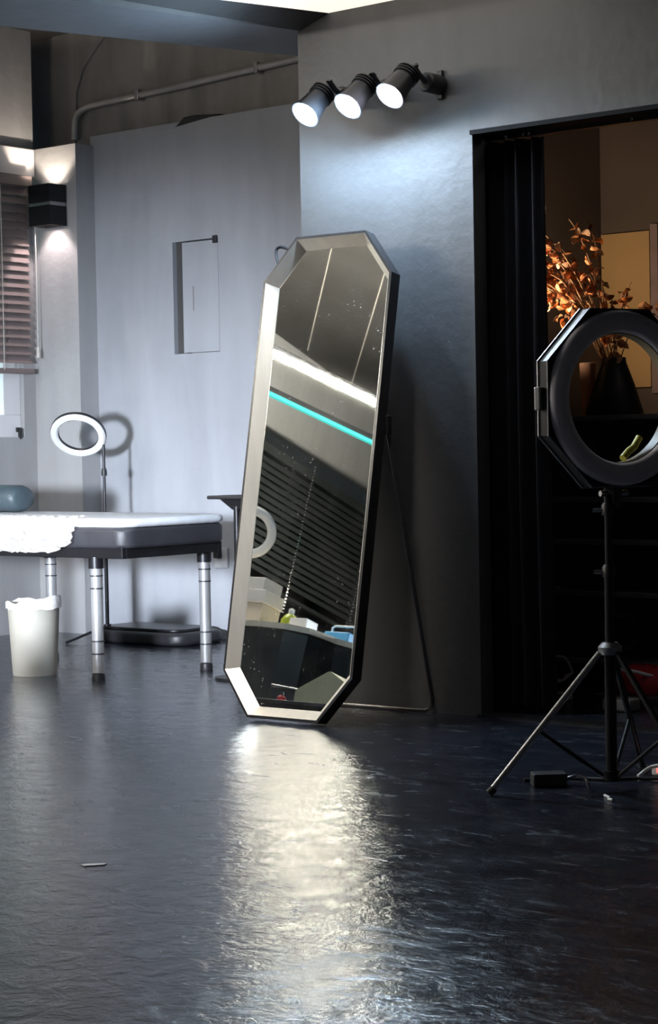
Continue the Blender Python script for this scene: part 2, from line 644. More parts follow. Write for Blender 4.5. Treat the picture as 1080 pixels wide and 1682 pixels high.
# ================================================================== WINDOWS
def window(name, y0, y1, z0, z1, pane_mat, label, t=0.065):
    root = thing(name, (XL - 0.06, (y0 + y1) / 2, z0), label, None)
    root['kind'] = 'structure'
    x0, x1 = XL - 0.10, XL - 0.03
    for a in ((y0, y1, z0, z0 + t), (y0, y1, z1 - t, z1), (y0, y0 + t, z0 + t, z1 - t), (y1 - t, y1, z0 + t, z1 - t), ((y0 + y1) / 2 - t / 2, (y0 + y1) / 2 + t / 2, z0 + t, z1 - t)):
        bm = B(); box(bm, x0, x1, *a, 0.004)
        finish('window_frame', bm, M_WINFRAME, root)
    for a, b in ((y0 + t, (y0 + y1) / 2 - t / 2), ((y0 + y1) / 2 + t / 2, y1 - t)):
        bm = B(); box(bm, XL - 0.085, XL - 0.075, a, b, z0 + t, z1 - t)
        finish('window_pane', bm, pane_mat, root)
    return root


w1 = window('window_1', WY0, WY1, WZ0, WZ1, M_TEALGLASS, 'white window glowing teal under the walnut blind', 0.125)
bm = B(); box(bm, XL - 0.03, XL - 0.005, 1.51, 1.525, 1.12, 1.145); box(bm, XL - 0.012, XL + 0.004, 1.51, 1.525, 1.08, 1.14)
finish('window_handle', bm, M_BLACKP, w1)
window('window_2', VY0, VY1, VZ0, VZ1, M_BLACKP, 'dark window behind the black slatted blind')
bm = B(); box(bm, XL - 0.1, XL + 0.035, WY0, 1.636, 2.535, 2.69, 0.004)
struct('trim_4', bm, M_WINFRAME, 'cream window head board above the walnut blind')


def blind(name, y0, y1, ztop, zbot, pitch, material, label, tilt, x=XL + 0.035, cords=()):
    root = thing(name, (x, (y0 + y1) / 2, zbot), label, 'blind')
    bm = B(); box(bm, x - 0.02, x + 0.045, y0, y1, ztop - 0.06, ztop, 0.004)
    finish('headrail', bm, material, root)
    n = int((ztop - 0.07 - zbot - 0.03) / pitch)
    first = None
    for k in range(n):
        z = ztop - 0.085 - k * pitch
        if first is None:
            bm = B()
            vs_ = box(bm, -0.0015, 0.0015, y0, y1, -0.025, 0.025)
            mt = Matrix.Translation((x, 0, z)) @ Matrix.Rotation(tilt, 4, 'Y')
            for v in vs_:
                v.co = Matrix.Rotation(tilt, 4, 'Y') @ v.co
            first = finish('slat', bm, material, root)
            first.location = (x, 0, z)
        else:
            c = first.copy()
            COL.objects.link(c)
            c.location = (x, 0, z)
    bm = B(); box(bm, x - 0.028, x + 0.022, y0 - 0.004, y1 + 0.008, zbot, zbot + 0.028, 0.006)
    finish('bottom_rail', bm, material, root)
    for yc in cords:
        bm = B(); tube(bm, [(x + 0.027, yc, ztop - 0.03), (x + 0.029, yc, (ztop + zbot) / 2), (x + 0.027, yc, zbot + 0.02)], 0.0022, 6)
        finish('ladder_cord', bm, M_CORD, root)
    return root


bl = blind('venetian_blind', 0.38, 1.565, 2.53, 1.44, 0.0462, M_SLAT, 'walnut slatted blind over the teal window beside the wall lamp', math.radians(-24), XL + 0.045, (0.6, 1.345))
bm = B(); tube(bm, [(XL + 0.09, 1.575, 2.46), (XL + 0.092, 1.578, 2.0), (XL + 0.09, 1.58, 1.58)], 0.003, 6)
lathe(bm, [(0.003, 0.06), (0.009, 0.045), (0.011, 0.0), (0.004, -0.006)], (XL + 0.09, 1.58, 1.53), n=10)
finish('pull_cord', bm, M_CORD, bl)

bl2 = blind('venetian_blind', -5.72, -3.8, 2.60, 1.72, 0.0462, M_SLATDK, 'black slatted blind seen reflected in the leaning mirror', math.radians(-24), XL + 0.05)
for yc in (-4.70, -5.45):
    bm = B()
    for k in range(46):
        z = 2.62 - k * 0.0225
        bmesh.ops.create_icosphere(bm, subdivisions=1, radius=0.008, matrix=Matrix.Translation((XL + 0.13, yc, z)))
    finish('bead_chain', bm, M_CHROME, bl2)

# ================================================================== MIRROR
PHI, TAU = 0.024, 0.1932
MW, MA, MC, ML = 0.2973, 0.1617, 0.1655, 1.8081
MD = 0.055
h = Vector((math.cos(PHI), math.sin(PHI), 0))
n0 = Vector((-math.sin(PHI), math.cos(PHI), 0))
mup = Vector((0, 0, math.cos(TAU))) + n0 * math.sin(TAU)
mbk = h.cross(mup)
if mbk.y < 0:
    mbk = -mbk                      # away from the viewer
mo = Vector((0.303, -0.5373, MD * math.sin(TAU) + 0.004))


def MP(u, v, d=0.0):
    return mo + h * u + mup * v + mbk * d


mir = thing('floor_mirror', (0.303, -0.50, 0), 'tall octagonal floor mirror leaning back on its stand', 'mirror')
OCT = [(-MA, 0), (MA, 0), (MW, MC), (MW, ML - MC), (MA, ML), (-MA, ML), (-MW, ML - MC), (-MW, MC)]
T = 0.010


def inset(poly, t):
    out = []
    n = len(poly)
    for i in range(n):
        p0, p1, p2 = Vector(poly[i - 1]), Vector(poly[i]), Vector(poly[(i + 1) % n])
        e1, e2 = (p1 - p0).normalized(), (p2 - p1).normalized()
        n1, n2 = Vector((-e1.y, e1.x)), Vector((-e2.y, e2.x))
        bis = (n1 + n2).normalized()
        out.append(p1 + bis * (t / bis.dot(n1)))
    return out


INN = inset(OCT, T)
I2 = inset(OCT, T + 0.034)
for i in range(8):
    j = (i + 1) % 8
    # outer shell of the rail
    bm = B()
    q = [OCT[i], OCT[j], INN[j], INN[i]]
    a = [bm.verts.new(MP(p[0], p[1], 0)) for p in q]
    b = [bm.verts.new(MP(p[0], p[1], MD)) for p in q]
    bm.faces.new(a); bm.faces.new(b)
    for k in range(4):
        bm.faces.new((a[k], a[(k + 1) % 4], b[(k + 1) % 4], b[k]))
    rail = finish('frame_rail', bm, M_FRAMEOUT, mir)
    # splayed metal lining sloping in to the glass
    bm = B()
    tri = []
    for e in (i, j):
        tri.append([bm.verts.new(MP(INN[e][0], INN[e][1], -0.001)), bm.verts.new(MP(I2[e][0], I2[e][1], MD - 0.0125)), bm.verts.new(MP(INN[e][0], INN[e][1], MD - 0.0125))])
    bm.faces.new(tri[0]); bm.faces.new(tri[1])
    for k in range(3):
        bm.faces.new((tri[0][k], tri[0][(k + 1) % 3], tri[1][(k + 1) % 3], tri[1][k]))
    finish('frame_lining', bm, M_FRAME, rail)
bm = B()
I3 = inset(OCT, T + 0.0005)
a = [bm.verts.new(MP(p[0], p[1], MD - 0.012)) for p in I3]
b = [bm.verts.new(MP(p[0], p[1], MD - 0.007)) for p in I3]
bm.faces.new(a); bm.faces.new(b)
for k in range(8):
    bm.faces.new((a[k], a[(k + 1) % 8], b[(k + 1) % 8], b[k]))
finish('mirror_glass', bm, M_MIRROR, mir)
bm = B()
a = [bm.verts.new(MP(p[0], p[1], MD - 0.006)) for p in I3]
b = [bm.verts.new(MP(p[0], p[1], MD)) for p in I3]
bm.faces.new(a); bm.faces.new(b)
for k in range(8):
    bm.faces.new((a[k], a[(k + 1) % 8], b[(k + 1) % 8], b[k]))
finish('back_board', bm, M_BLACKP, mir)
# U-shaped easel stand
hl, hr = MP(-MW + 0.02, 1.09, MD + 0.012), MP(MW - 0.004, 1.09, MD + 0.012)
fl_, fr_ = Vector((0.0, -0.035, 0.009)), Vector((0.612, -0.022, 0.009))
pts = [hl]
rc = 0.055
dl, dr = (hl - fl_).normalized(), (hr - fr_).normalized()
dx = (fr_ - fl_).normalized()
for k in range(7):
    t = k / 6
    pts.append((fl_ + dl * rc) * (1 - t) ** 2 + fl_ * 2 * t * (1 - t) + (fl_ + dx * rc) * t * t)
for k in range(7):
    t = k / 6
    pts.append((fr_ - dx * rc) * (1 - t) ** 2 + fr_ * 2 * t * (1 - t) + (fr_ + dr * rc) * t * t)
pts.append(hr)
bm = B(); tube(bm, pts, 0.008, 10)
finish('easel_stand', bm, mat('gunmetal_tube', (0.20, 0.19, 0.19), 0.25, 0.9), mir, True)
for s in (hl, hr):
    bm = B(); box(bm, -0.014, 0.014, -0.014, 0.014, -0.035, 0.035, 0.004, Matrix.Translation(s))
    finish('hinge', bm, M_BLACKM, mir)
# carrying strap looped behind the top left corner
bm = B()
pts = []
for k in range(17):
    t = k / 16
    along = Vector((-0.1355, -0.1426)).normalized()
    outw = Vector((-along.y, along.x)) * -1
    if outw.x > 0:
        outw = -outw
    base_ = Vector((-0.1617, 1.8081)).lerp(Vector((-0.2973, 1.6426)), 0.30 + 0.42 * t)
    q = base_ + outw * (0.112 * math.sin(PI * t) ** 0.6 - 0.012)
    pts.append(MP(q.x, q.y, MD + 0.010))
tube(bm, pts, 0.006, 8)
finish('strap', bm, M_BLACKP, mir, True)

# ================================================================== WALL SPOTLIGHTS
AIM = Vector((-0.12, -0.68, -0.68)).normalized()


def wall_spot(lens, xb, label, lensmat, power, col):
    lens = Vector(lens)
    root = thing('wall_spotlight', (xb, 0, 2.313), label, 'spotlight', 'spotlights on the mirror wall')
    bm = B(); box(bm, xb - 0.012, xb + 0.012, -0.014, 0.0, 2.26, 2.366, 0.003)
    finish('wall_plate', bm, M_BLACKM, root)
    bm = B(); lathe(bm, [(0.034, 0), (0.036, 0.01), (0.036, 0.085), (0.030, 0.092)], (xb, -0.012, 2.312), (0, -1, 0), 20)
    finish('driver_box', bm, M_BLACKM, root, True)
    back = lens - AIM * 0.135
    bm = B(); tube(bm, [(xb, -0.098, 2.312), (xb - 0.004, -0.13, 2.33), (xb - 0.01, -0.16, 2.362), back + Vector((0.015, 0.02, 0.02))], 0.011, 8)
    finish('swivel_arm', bm, M_BLACKM, root, True)
    bm = B()
    lathe(bm, [(0.018, -0.01), (0.032, 0.0), (0.040, 0.02), (0.043, 0.06), (0.052, 0.125), (0.057, 0.145), (0.053, 0.145), (0.049, 0.128), (0.01, 0.128)], back, AIM, 28)
    finish('lamp_head', bm, M_BLACKM, root, True)
    for s in range(3):
        bm = B(); lathe(bm, [(0.047, 0), (0.047, 0.004), (0.036, 0.004), (0.036, 0)], back + AIM * (0.012 + s * 0.012), AIM, 24, True)
        finish('cooling_fin', bm, M_BLACKM, root, True)
    bm = B(); lathe(bm, [(0.051, 0), (0.048, 0.006), (0.03, 0.012), (0.001, 0.014)], back + AIM * 0.131, AIM, 28)
    finish('lens', bm, lensmat, root, True)
    point('lamp_light', root, back + AIM * 0.160, power, col, 0.022)
    return root


COOL = (0.52, 0.76, 1.0)
wall_spot((0.247, -0.26, 2.232), 0.285, 'cool white wall spotlight farthest from the doorway', M_LENS_COOL, P_WALL_SPOT, COOL)
wall_spot((0.447, -0.26, 2.238), 0.485, 'cool white wall spotlight in the middle of the three', M_LENS_COOL, P_WALL_SPOT, COOL)
wall_spot((0.638, -0.26, 2.251), 0.676, 'dimmer wall spotlight nearest the doorway with black body showing', M_LENS_NEUT, P_WALL_SPOT * 0.3, (0.9, 0.92, 1.0))

# unseen spotlight added outside the frame to light the bed corner
TL = Vector((-0.15, -2.95, 2.42))
TA = (Vector((-2.25, 1.78, 0.62)) - TL).normalized()
tr = thing('added_spotlight', (TL.x, TL.y, ZH), 'unseen black ceiling spotlight added to light the bed corner', 'spotlight')
bm = B(); lathe(bm, [(0.05, 0), (0.05, 0.02), (0.012, 0.024), (0.012, ZH - TL.z - 0.13)], (TL.x, TL.y, ZH), (0, 0, -1), 16)
finish('drop_rod', bm, M_BLACKM, tr, True)
bk = TL - TA * 0.2
bm = B(); tube(bm, [(TL.x, TL.y, TL.z + 0.14), bk + Vector((0, 0, 0.02))], 0.012, 8)
finish('swivel_arm', bm, M_BLACKM, tr, True)
bm = B(); lathe(bm, [(0.03, -0.01), (0.055, 0.01), (0.06, 0.18), (0.056, 0.18), (0.05, 0.165), (0.01, 0.165)], bk, TA, 24)
finish('lamp_head', bm, M_BLACKM, tr, True)
bm = B(); lathe(bm, [(0.05, 0), (0.03, 0.005), (0.001, 0.006)], bk + TA * 0.168, TA, 24)
finish('lens', bm, M_LENS_COOL, tr, True)
spot('lamp_light', tr, TL + TA * 0.01, TA, P_ADDED_SPOT, (0.80, 0.88, 1.0), math.radians(44), 1.0, 0.05)

# ================================================================== LINEAR LIGHTS (seen in the mirror)
def led_line(name, p0, p1, z, wdt, material, label):
    p0, p1 = Vector((*p0, 0)), Vector((*p1, 0))
    c = (p0 + p1) / 2
    L_ = (p1 - p0).length
    mt = Matrix.Translation((c.x, c.y, z)) @ Matrix.Rotation(math.atan2((p1 - p0).y, (p1 - p0).x), 4, 'Z')
    root = thing(name, (c.x, c.y, z), label, 'ceiling light')
    bm = B(); box(bm, -L_ / 2 - 0.01, L_ / 2 + 0.01, -0.009, 0.009, 0, 0.035, 0.002, mt)
    finish('housing', bm, M_BLACKM, root)
    bm = B(); box(bm, -L_ / 2, L_ / 2, -wdt / 2, wdt / 2, -0.022, -0.0005, 0, mt)
    finish('diffuser', bm, material, root)
    for s in (-0.38, 0.38):
        p = c + (p1 - p0) * s
        bm = B(); rod(bm, (p.x, p.y, z + 0.05), (p.x, p.y, ZH), 0.0025, n=6)
        finish('suspension_wire', bm, M_CHROME, root)


led_line('linear_light', (-2.56, -1.90), (-1.80, -4.40), 2.65, 0.040, M_LEDW, 'bright warm white line light reflected in the upper mirror')
led_line('linear_light', (-2.99, -2.46), (-2.22, -5.10), 2.65, 0.030, M_LEDT, 'thin teal line light reflected below the white one')

for q, (p, e, lab) in enumerate((((-1.7, -2.57), (-3.2, -4.4), 'thin pale cable run on the ceiling nearest the white line light'), ((-1.7, -3.10), (-3.2, -4.95), 'thin pale cable run on the ceiling farther along the room'))):
    bm = B(); tube(bm, [(*p, ZH - 0.006), ((p[0] + e[0]) / 2, (p[1] + e[1]) / 2, ZH - 0.0062), (*e, ZH - 0.006)], 0.0032, 6)
    tag(finish('ceiling_cable', bm, M_CORD), lab, 'cable')

# ================================================================== SCONCE
sx, sy = -3.078, YP - 0.075
sco = thing('wall_sconce', (sx, YP, 2.36), 'black up-and-down wall lamp on the grey pillar', 'wall lamp')
def open_box(z0, z1, closed_at):
    bm = B()
    x0, x1, y0, y1, t = sx - 0.082, sx + 0.082, YP - 0.135, YP - 0.008, 0.004
    box(bm, x0, x0 + t, y0, y1, z0, z1)
    box(bm, x1 - t, x1, y0, y1, z0, z1)
    box(bm, x0 + t, x1 - t, y0, y0 + t, z0, z1)
    box(bm, x0 + t, x1 - t, y1 - t, y1, z0, z1)
    box(bm, x0 + t, x1 - t, y0 + t, y1 - t, closed_at, closed_at + t)
    return bm


finish('lower_body', open_box(2.245, 2.352, 2.347), M_BLACKM, sco)
finish('upper_body', open_box(2.372, 2.468, 2.373), M_BLACKM, sco)
bm = B(); box(bm, sx - 0.079, sx + 0.079, YP - 0.127, YP - 0.012, 2.350, 2.374)
finish('steel_band', bm, M_STEEL, sco)
bm = B(); box(bm, sx - 0.05, sx + 0.05, YP - 0.008, YP, 2.28, 2.43)
finish('wall_plate', bm, M_BLACKM, sco)
for z, q in ((2.379, 1), (2.345, -1)):
    bm = B(); box(bm, sx - 0.06, sx + 0.06, YP - 0.115, YP - 0.03, min(z, z + q * 0.004), max(z, z + q * 0.004))
    finish('lens', bm, M_LENS_WARM, sco)
spot('lamp_light', sco, (sx, YP - 0.095, 2.388), (0, 0, 1), P_SCONCE_UP, (1.0, 0.86, 0.70), math.radians(92), 0.45, 0.008)
spot('lamp_light', sco, (sx, YP - 0.095, 2.332), (0, 0, -1), P_SCONCE_DOWN, (1.0, 0.84, 0.84), math.radians(88), 0.45, 0.008)

# ================================================================== CONDUIT, HATCH, SOCKET
con = thing('conduit', (-2.95, YB + 0.05, 2.75), 'grey electrical conduit bent along the bare concrete', 'conduit')
bm = B()
yc = 1.812
pts = [(-3.105, yc, 2.747), (-3.105, yc, 2.86)]
for k in range(9):
    t = k / 8
    p = Vector((-3.10, yc, 2.83)) * (1 - t) ** 2 + Vector((-3.098, yc, 2.912)) * 2 * t * (1 - t) + Vector((-2.97, yc, 2.922)) * t * t
    pts.append(p)
pts = pts[:1] + pts[2:] + [(-2.277, yc, 2.943), (-1.47, yc, 2.976), (-0.3, yc, 3.0)]
tube(bm, pts, 0.019, 12)
finish('pipe', bm, M_STEEL if False else mat('painted_conduit', (0.40, 0.39, 0.38), 0.4, 0.3, var=0.1), con, True)
for x, z in ((-2.60, 2.934), (-1.75, 2.964)):
    bm = B(); box(bm, x - 0.012, x + 0.012, yc - 0.022, YB + 0.069, z - 0.028, z + 0.028, 0.003)
    finish('clip', bm, M_STEEL, con)

ha = thing('wall_hatch', (-2.15, YB, 1.52), 'flush wall hatch panel slid aside from its dark slot', 'hatch')
bm = B(); box(bm, -2.277, x1 - 0.003, YB + 0.001, YB + 0.02, z0 + 0.004, z1 - 0.008)
finish('hatch_panel', bm, M_BACK, ha)
bm = B(); box(bm, x0 + 0.001, -2.2775, YB + 0.03, YB + 0.066, z0 + 0.001, z1 - 0.001)  # dark board put in for the shade inside the slot
finish('slot_shade', bm, mat('dark_slot_shade', (0.06, 0.058, 0.058), 0.7), ha)
bm = B(); box(bm, -2.205, -2.199, YB - 0.001, YB + 0.003, 1.74, 1.87)
finish('finger_groove', bm, M_CONC, ha)
bm = B(); box(bm, -2.05, -2.022, YB - 0.012, YB + 0.005, 2.085, 2.125, 0.002)
finish('latch', bm, M_BLACKP, ha)

so = thing('wall_socket', (-2.03, YB, 0.43), 'grey wall socket box low on the pale wall behind the bed', 'socket')
bm = B(); box(bm, -2.075, -1.985, YB - 0.018, YB, 0.375, 0.485, 0.005)
finish('socket_plate', bm, mat('grey_socket', (0.4, 0.4, 0.42), 0.4), so)
bm = B(); box(bm, -2.055, -2.02, YB - 0.05, YB - 0.018, 0.43, 0.47, 0.004)
finish('plug', bm, M_BLACKP, so)

# ================================================================== TREATMENT BED
bed = thing('treatment_bed', (-1.75, 0.38, 0), 'charcoal treatment bed on banded steel legs', 'bed')
BX0, BX1, BY0, BY1 = -2.95, -1.05, 0.055, 0.725


def slab(bm, x0, x1, y0, y1, z0, z1, rad, bev, rise=0.0, seg=6):
    """rounded-corner slab; rise lifts the far (-x) end"""
    poly = []
    for cx_, cy_, a0 in ((x1 - rad, y1 - rad, 0), (x0 + rad, y1 - rad, 90), (x0 + rad, y0 + rad, 180), (x1 - rad, y0 + rad, 270)):
        for k in range(seg + 1):
            a = math.radians(a0 + 90 * k / seg)
            poly.append((cx_ + rad * math.cos(a), cy_ + rad * math.sin(a)))
    cxm, cym = (x0 + x1) / 2, (y0 + y1) / 2
    levels = []
    for k in range(5):
        a = PI / 2 * k / 4
        levels.append((bev * (1 - math.sin(a)), z0 + bev * (1 - math.cos(a))))
    levels = levels + [(i, z1 - (z - z0)) for i, z in reversed(levels)]
    rings = []
    for ins, z in levels:
        ring = []
        for x, y in poly:
            sx_ = 1 - ins / ((x1 - x0) / 2)
            sy_ = 1 - ins / ((y1 - y0) / 2)
            X = cxm + (x - cxm) * sx_
            ring.append(bm.verts.new((X, cym + (y - cym) * sy_, z + rise * (x1 - X) * (1 if z > (z0 + z1) / 2 else 0))))
        rings.append(ring)
    n = len(poly)
    for i in range(len(rings) - 1):
        for k in range(n):
            bm.faces.new((rings[i][k], rings[i][(k + 1) % n], rings[i + 1][(k + 1) % n], rings[i + 1][k]))
    bm.faces.new(rings[0]); bm.faces.new(rings[-1])


bm = B(); slab(bm, BX0, BX1, BY0, BY1, 0.578, 0.668, 0.07, 0.018)
finish('cushion', bm, M_VINYL, bed, True)
bm = B()
box(bm, BX0 + 0.05, BX1 - 0.03, BY0 + 0.015, BY0 + 0.04, 0.535, 0.585, 0.003)
box(bm, BX0 + 0.05, BX1 - 0.03, BY1 - 0.04, BY1 - 0.015, 0.535, 0.585, 0.003)
box(bm, BX1 - 0.055, BX1 - 0.03, BY0 + 0.04, BY1 - 0.04, 0.535, 0.585, 0.003)
box(bm, BX0 + 0.05, BX0 + 0.075, BY0 + 0.04, BY1 - 0.04, 0.535, 0.585, 0.003)
finish('under_frame', bm, M_BLACKM, bed)
for x in (-1.62, -2.15):
    bm = B(); box(bm, x - 0.02, x + 0.02, BY0 + 0.04, BY1 - 0.04, 0.545, 0.58)
    finish('cross_bar', bm, M_BLACKM, bed)
for lx_, ly_ in ((-1.265, 0.095), (-1.135, 0.65), (-2.14, 0.65), (-2.25, 0.095)):
    bm = B(); lathe(bm, [(0.026, 0.035), (0.026, 0.535)], (lx_, ly_, 0), n=18)
    leg = finish('leg', bm, M_LEGS, bed, True)
    bm = B(); lathe(bm, [(0.034, 0.49), (0.034, 0.54)], (lx_, ly_, 0), n=18)
    finish('leg_socket', bm, M_BLACKM, leg, True)
    bm = B(); lathe(bm, [(0.029, 0.0), (0.030, 0.012), (0.027, 0.03)], (lx_, ly_, 0), n=18)
    finish('rubber_foot', bm, M_BLACKP, leg, True)
    for z in (0.115, 0.17, 0.40, 0.455):
        bm = B(); lathe(bm, [(0.0285, z), (0.0285, z + 0.006)], (lx_, ly_, 0), n=18)
        finish('leg_band', bm, M_BLACKP, leg, True)

# white cover on the bed
bm = B(); slab(bm, BX0 + 0.01, BX1 + 0.004, BY0 + 0.012, BY1 + 0.004, 0.6685, 0.707, 0.075, 0.018, 0.004)
cv = finish('bed_cover', bm, M_SHEET, None, True)
tag(cv, 'white padded cover spread over the top of the bed', 'bed cover')

# crumpled clear film hanging over the near side
random.seed(3)
bm = B()
nx, nz = 34, 14
grid = []
for i in range(nx + 1):
    row = []
    for j in range(nz + 1):
        s = i / nx
        t = j / nz
        x = -2.12 + 0.775 * s
        edge = 1.0 - 0.35 * max(0, s - 0.82) / 0.18
        path = t * (0.10 + 0.135 * edge)
        jit = random.uniform(-1, 1)
        rise = 0.004 * (BX1 - x) - 0.008
        if path < 0.085:
            y = BY0 + 0.095 - path
            z = 0.722 + rise + 0.006 * jit
        else:
            y = BY0 - 0.004 - 0.012 * abs(jit) - 0.02 * math.sin(8 * s + 3 * t) ** 2
            z = 0.712 + rise - (path - 0.085) + 0.004 * jit
        row.append(bm.verts.new((x + 0.008 * random.uniform(-1, 1), y, z)))
    grid.append(row)
for i in range(nx):
    for j in range(nz):
        bm.faces.new((grid[i][j], grid[i + 1][j], grid[i + 1][j + 1], grid[i][j + 1]))
fm = finish('plastic_film', bm, M_FILM)
tag(fm, 'crumpled clear plastic film hanging over the bed edge above the bin', 'plastic film')

# bolster pillow
bm = B()
px0, px1, py, pz = -2.83, -2.225, 0.57, 0.780
rad = 0.074
prof = [(0.001, 0.0), (0.05, 0.002), (0.064, 0.012), (rad, 0.035), (rad + 0.002, 0.3), (rad, 0.57), (0.064, 0.592), (0.05, 0.601), (0.001, 0.603)]
lathe(bm, prof, (px0, py, pz), (1, 0, 0), 24)
for v in bm.verts:
    v.co.z = pz + (v.co.z - pz) * 0.88
    v.co.y = py + (v.co.y - py) * 1.15
pw = finish('bolster_pillow', bm, M_PILLOW, None, True)
tag(pw, 'slate blue vinyl bolster pillow lying on the white bed cover', 'pillow')

# ================================================================== BIN
bx, by = -1.70, 0.125
bn = thing('waste_bin', (bx, by, 0), 'cream plastic waste bin under the bed edge', 'bin')
bm = B()
lathe(bm, [(0.092, 0.004), (0.098, 0.0), (0.100, 0.012), (0.116, 0.305), (0.121, 0.318), (0.117, 0.322), (0.112, 0.30), (0.096, 0.014), (0.01, 0.012)], (bx, by, 0), n=36)
finish('bin_body', bm, M_BIN, bn, True)
random.seed(11)
bm = B()
n = 44
rings = []
for r, z, jr, jz in ((0.108, 0.25, 0, 0), (0.113, 0.315, 0.001, 0.002), (0.118, 0.334, 0.002, 0.004), (0.125, 0.326, 0.002, 0.003), (0.1225, 0.300, 0.002, 0.004)):
    ring = []
    for k in range(n):
        a = 2 * PI * k / n
        lift = (0.022 * max(0, math.cos(a - 0.3)) + 0.004 * math.sin(5 * a)) if z > 0.31 else 0
        rr = r + random.uniform(-jr, jr)
        ring.append(bm.verts.new((bx + rr * math.cos(a), by + rr * math.sin(a), z + lift + random.uniform(-jz, jz))))
    rings.append(ring)
for i in range(len(rings) - 1):
    for k in range(n):
        bm.faces.new((rings[i][k], rings[i][(k + 1) % n], rings[i + 1][(k + 1) % n], rings[i + 1][k]))
finish('bin_liner', bm, M_LINER, bn, True)

# ================================================================== RING LIGHT ON THIN STAND
def annulus(bm, c, nrm, r0, r1, d0, d1, n=40):
    lathe(bm, [(r0, d0), (r1, d0), (r1, d1), (r0, d1)], c, nrm, n, True)


def ring_light(name, base, ringc, nrm, R, label, tilt_feet=0.0, foot_r=0.24, hub_z=0.07):
    base, ringc = Vector(base), Vector(ringc)
    nrm = Vector(nrm).normalized()
    root = thing(name, base, label, 'ring light')
    bm = B(); lathe(bm, [(R * 0.74, 0.0), (R * 0.74, 0.006), (R * 0.80, 0.014), (R * 0.94, 0.014), (R, 0.006), (R, 0.0)], ringc, nrm, 48, True)
    finish('diffuser_ring', bm, M_WHITE, root, True)
    bm = B(); annulus(bm, ringc, nrm, R * 0.73, R * 1.015, -0.016, -0.0005, 48)
    finish('ring_housing', bm, M_BLACKP, root, True)
    top = Vector((base.x, base.y, ringc.z - R * 0.35))
    # joint at the ring's edge closest to the pole
    d = top - ringc
    d -= nrm * d.dot(nrm)
    j = ringc + d.normalized() * R * 0.98 - nrm * 0.01
    bm = B(); tube(bm, [j, (j + top) / 2 + Vector((0, 0, 0.005)), top + Vector((0, 0, 0.01))], 0.009, 8)
    finish('ball_joint', bm, M_BLACKP, root, True)
    bm = B(); rod(bm, (base.x, base.y, 0.05), (base.x, base.y, top.z * 0.62), 0.0105)
    rod(bm, (base.x, base.y, top.z * 0.6), top, 0.0075)
    finish('pole', bm, M_BLACKM, root, True)
    for z in (top.z * 0.62, top.z * 0.86):
        bm = B(); lathe(bm, [(0.015, 0), (0.016, 0.02), (0.012, 0.04)], (base.x, base.y, z - 0.02), n=14)
        finish('clamp', bm, M_BLACKP, root, True)
    bm = B(); lathe(bm, [(0.018, hub_z - 0.02), (0.02, hub_z + 0.02)], (base.x, base.y, 0), n=14)
    finish('hub', bm, M_BLACKP, root, True)
    for k in range(3):
        a = tilt_feet + 2 * PI * k / 3
        f = Vector((base.x + foot_r * math.cos(a), base.y + foot_r * math.sin(a), 0.007))
        bm = B(); rod(bm, (base.x + 0.01 * math.cos(a), base.y + 0.01 * math.sin(a), hub_z + 0.01), f, 0.007)
        finish('leg', bm, M_BLACKM, root, True)
    return root


# camera looks along CV; the ring faces the room and downwards
n_small = (Vector((0.62, -0.78, 0)) * 0.74 + Vector((-0.05, -0.04, 0)) + Vector((0, 0, -0.66)))
ring_light('ring_light', (-2.515, 1.40, 0), (-2.60, 1.30, 1.09), n_small, 0.145, 'small white ring light on a thin black stand behind the bed', math.radians(250))

# black flat case on the floor behind the bed
bm = B(); slab(bm, -2.62, -1.93, 1.33, 1.70, 0.001, 0.066, 0.09, 0.02)
cs = thing('floor_tray', (-2.27, 1.5, 0), 'flat black tray on the floor behind the bed', 'tray')
finish('tray_body', bm, M_BLACKP, cs, True)
bm = B(); slab(bm, -2.56, -1.99, 1.37, 1.66, 0.066, 0.082, 0.07, 0.006)
finish('tray_lid', bm, M_BLACKM, cs, True)

# arm rest stand beside the bed end
AX, AY = -0.765, 0.46
ar = thing('arm_rest_stand', (AX, AY, 0), 'black arm rest stand between the bed end and the mirror', 'stand')
bm = B(); box(bm, AX - 0.105, AX + 0.14, AY - 0.08, AY + 0.08, 0.782, 0.798, 0.005)
finish('rest_pad', bm, M_BLACKP, ar)
bm = B()
a = [bm.verts.new(p) for p in ((AX - 0.09, AY - 0.012, 0.782), (AX + 0.09, AY - 0.012, 0.782), (AX + 0.016, AY - 0.012, 0.735), (AX - 0.016, AY - 0.012, 0.735))]
b = [bm.verts.new(v.co + Vector((0, 0.024, 0))) for v in a]
bm.faces.new(a); bm.faces.new(b)
for k in range(4):
    bm.faces.new((a[k], a[(k + 1) % 4], b[(k + 1) % 4], b[k]))
finish('bracket', bm, M_BLACKM, ar)
bm = B(); rod(bm, (AX, AY, 0.015), (AX, AY, 0.75), 0.0155, n=14)
finish('pole', bm, M_BLACKM, ar, True)
bm = B(); lathe(bm, [(0.11, 0.0), (0.11, 0.01), (0.02, 0.02)], (AX, AY, 0), n=28)
finish('base', bm, M_BLACKM, ar, True)

# ================================================================== BIG RING LIGHT
bigb = Vector((1.994, -1.095, 0))
big = thing('octagonal_ring_light', bigb, 'unlit octagonal ring light on a black tripod before the doorway', 'ring light')
bn_ = Vector((0.925, -0.380, 0.0)).normalized()     # faces along the wall
bu_ = Vector((0, 0, 1)).cross(bn_).normalized()
bc = Vector((2.036, -1.090, 1.115))


def BP(u, v, d=0.0):
    return bc + bu_ * u + Vector((0, 0, v)) + bn_ * d


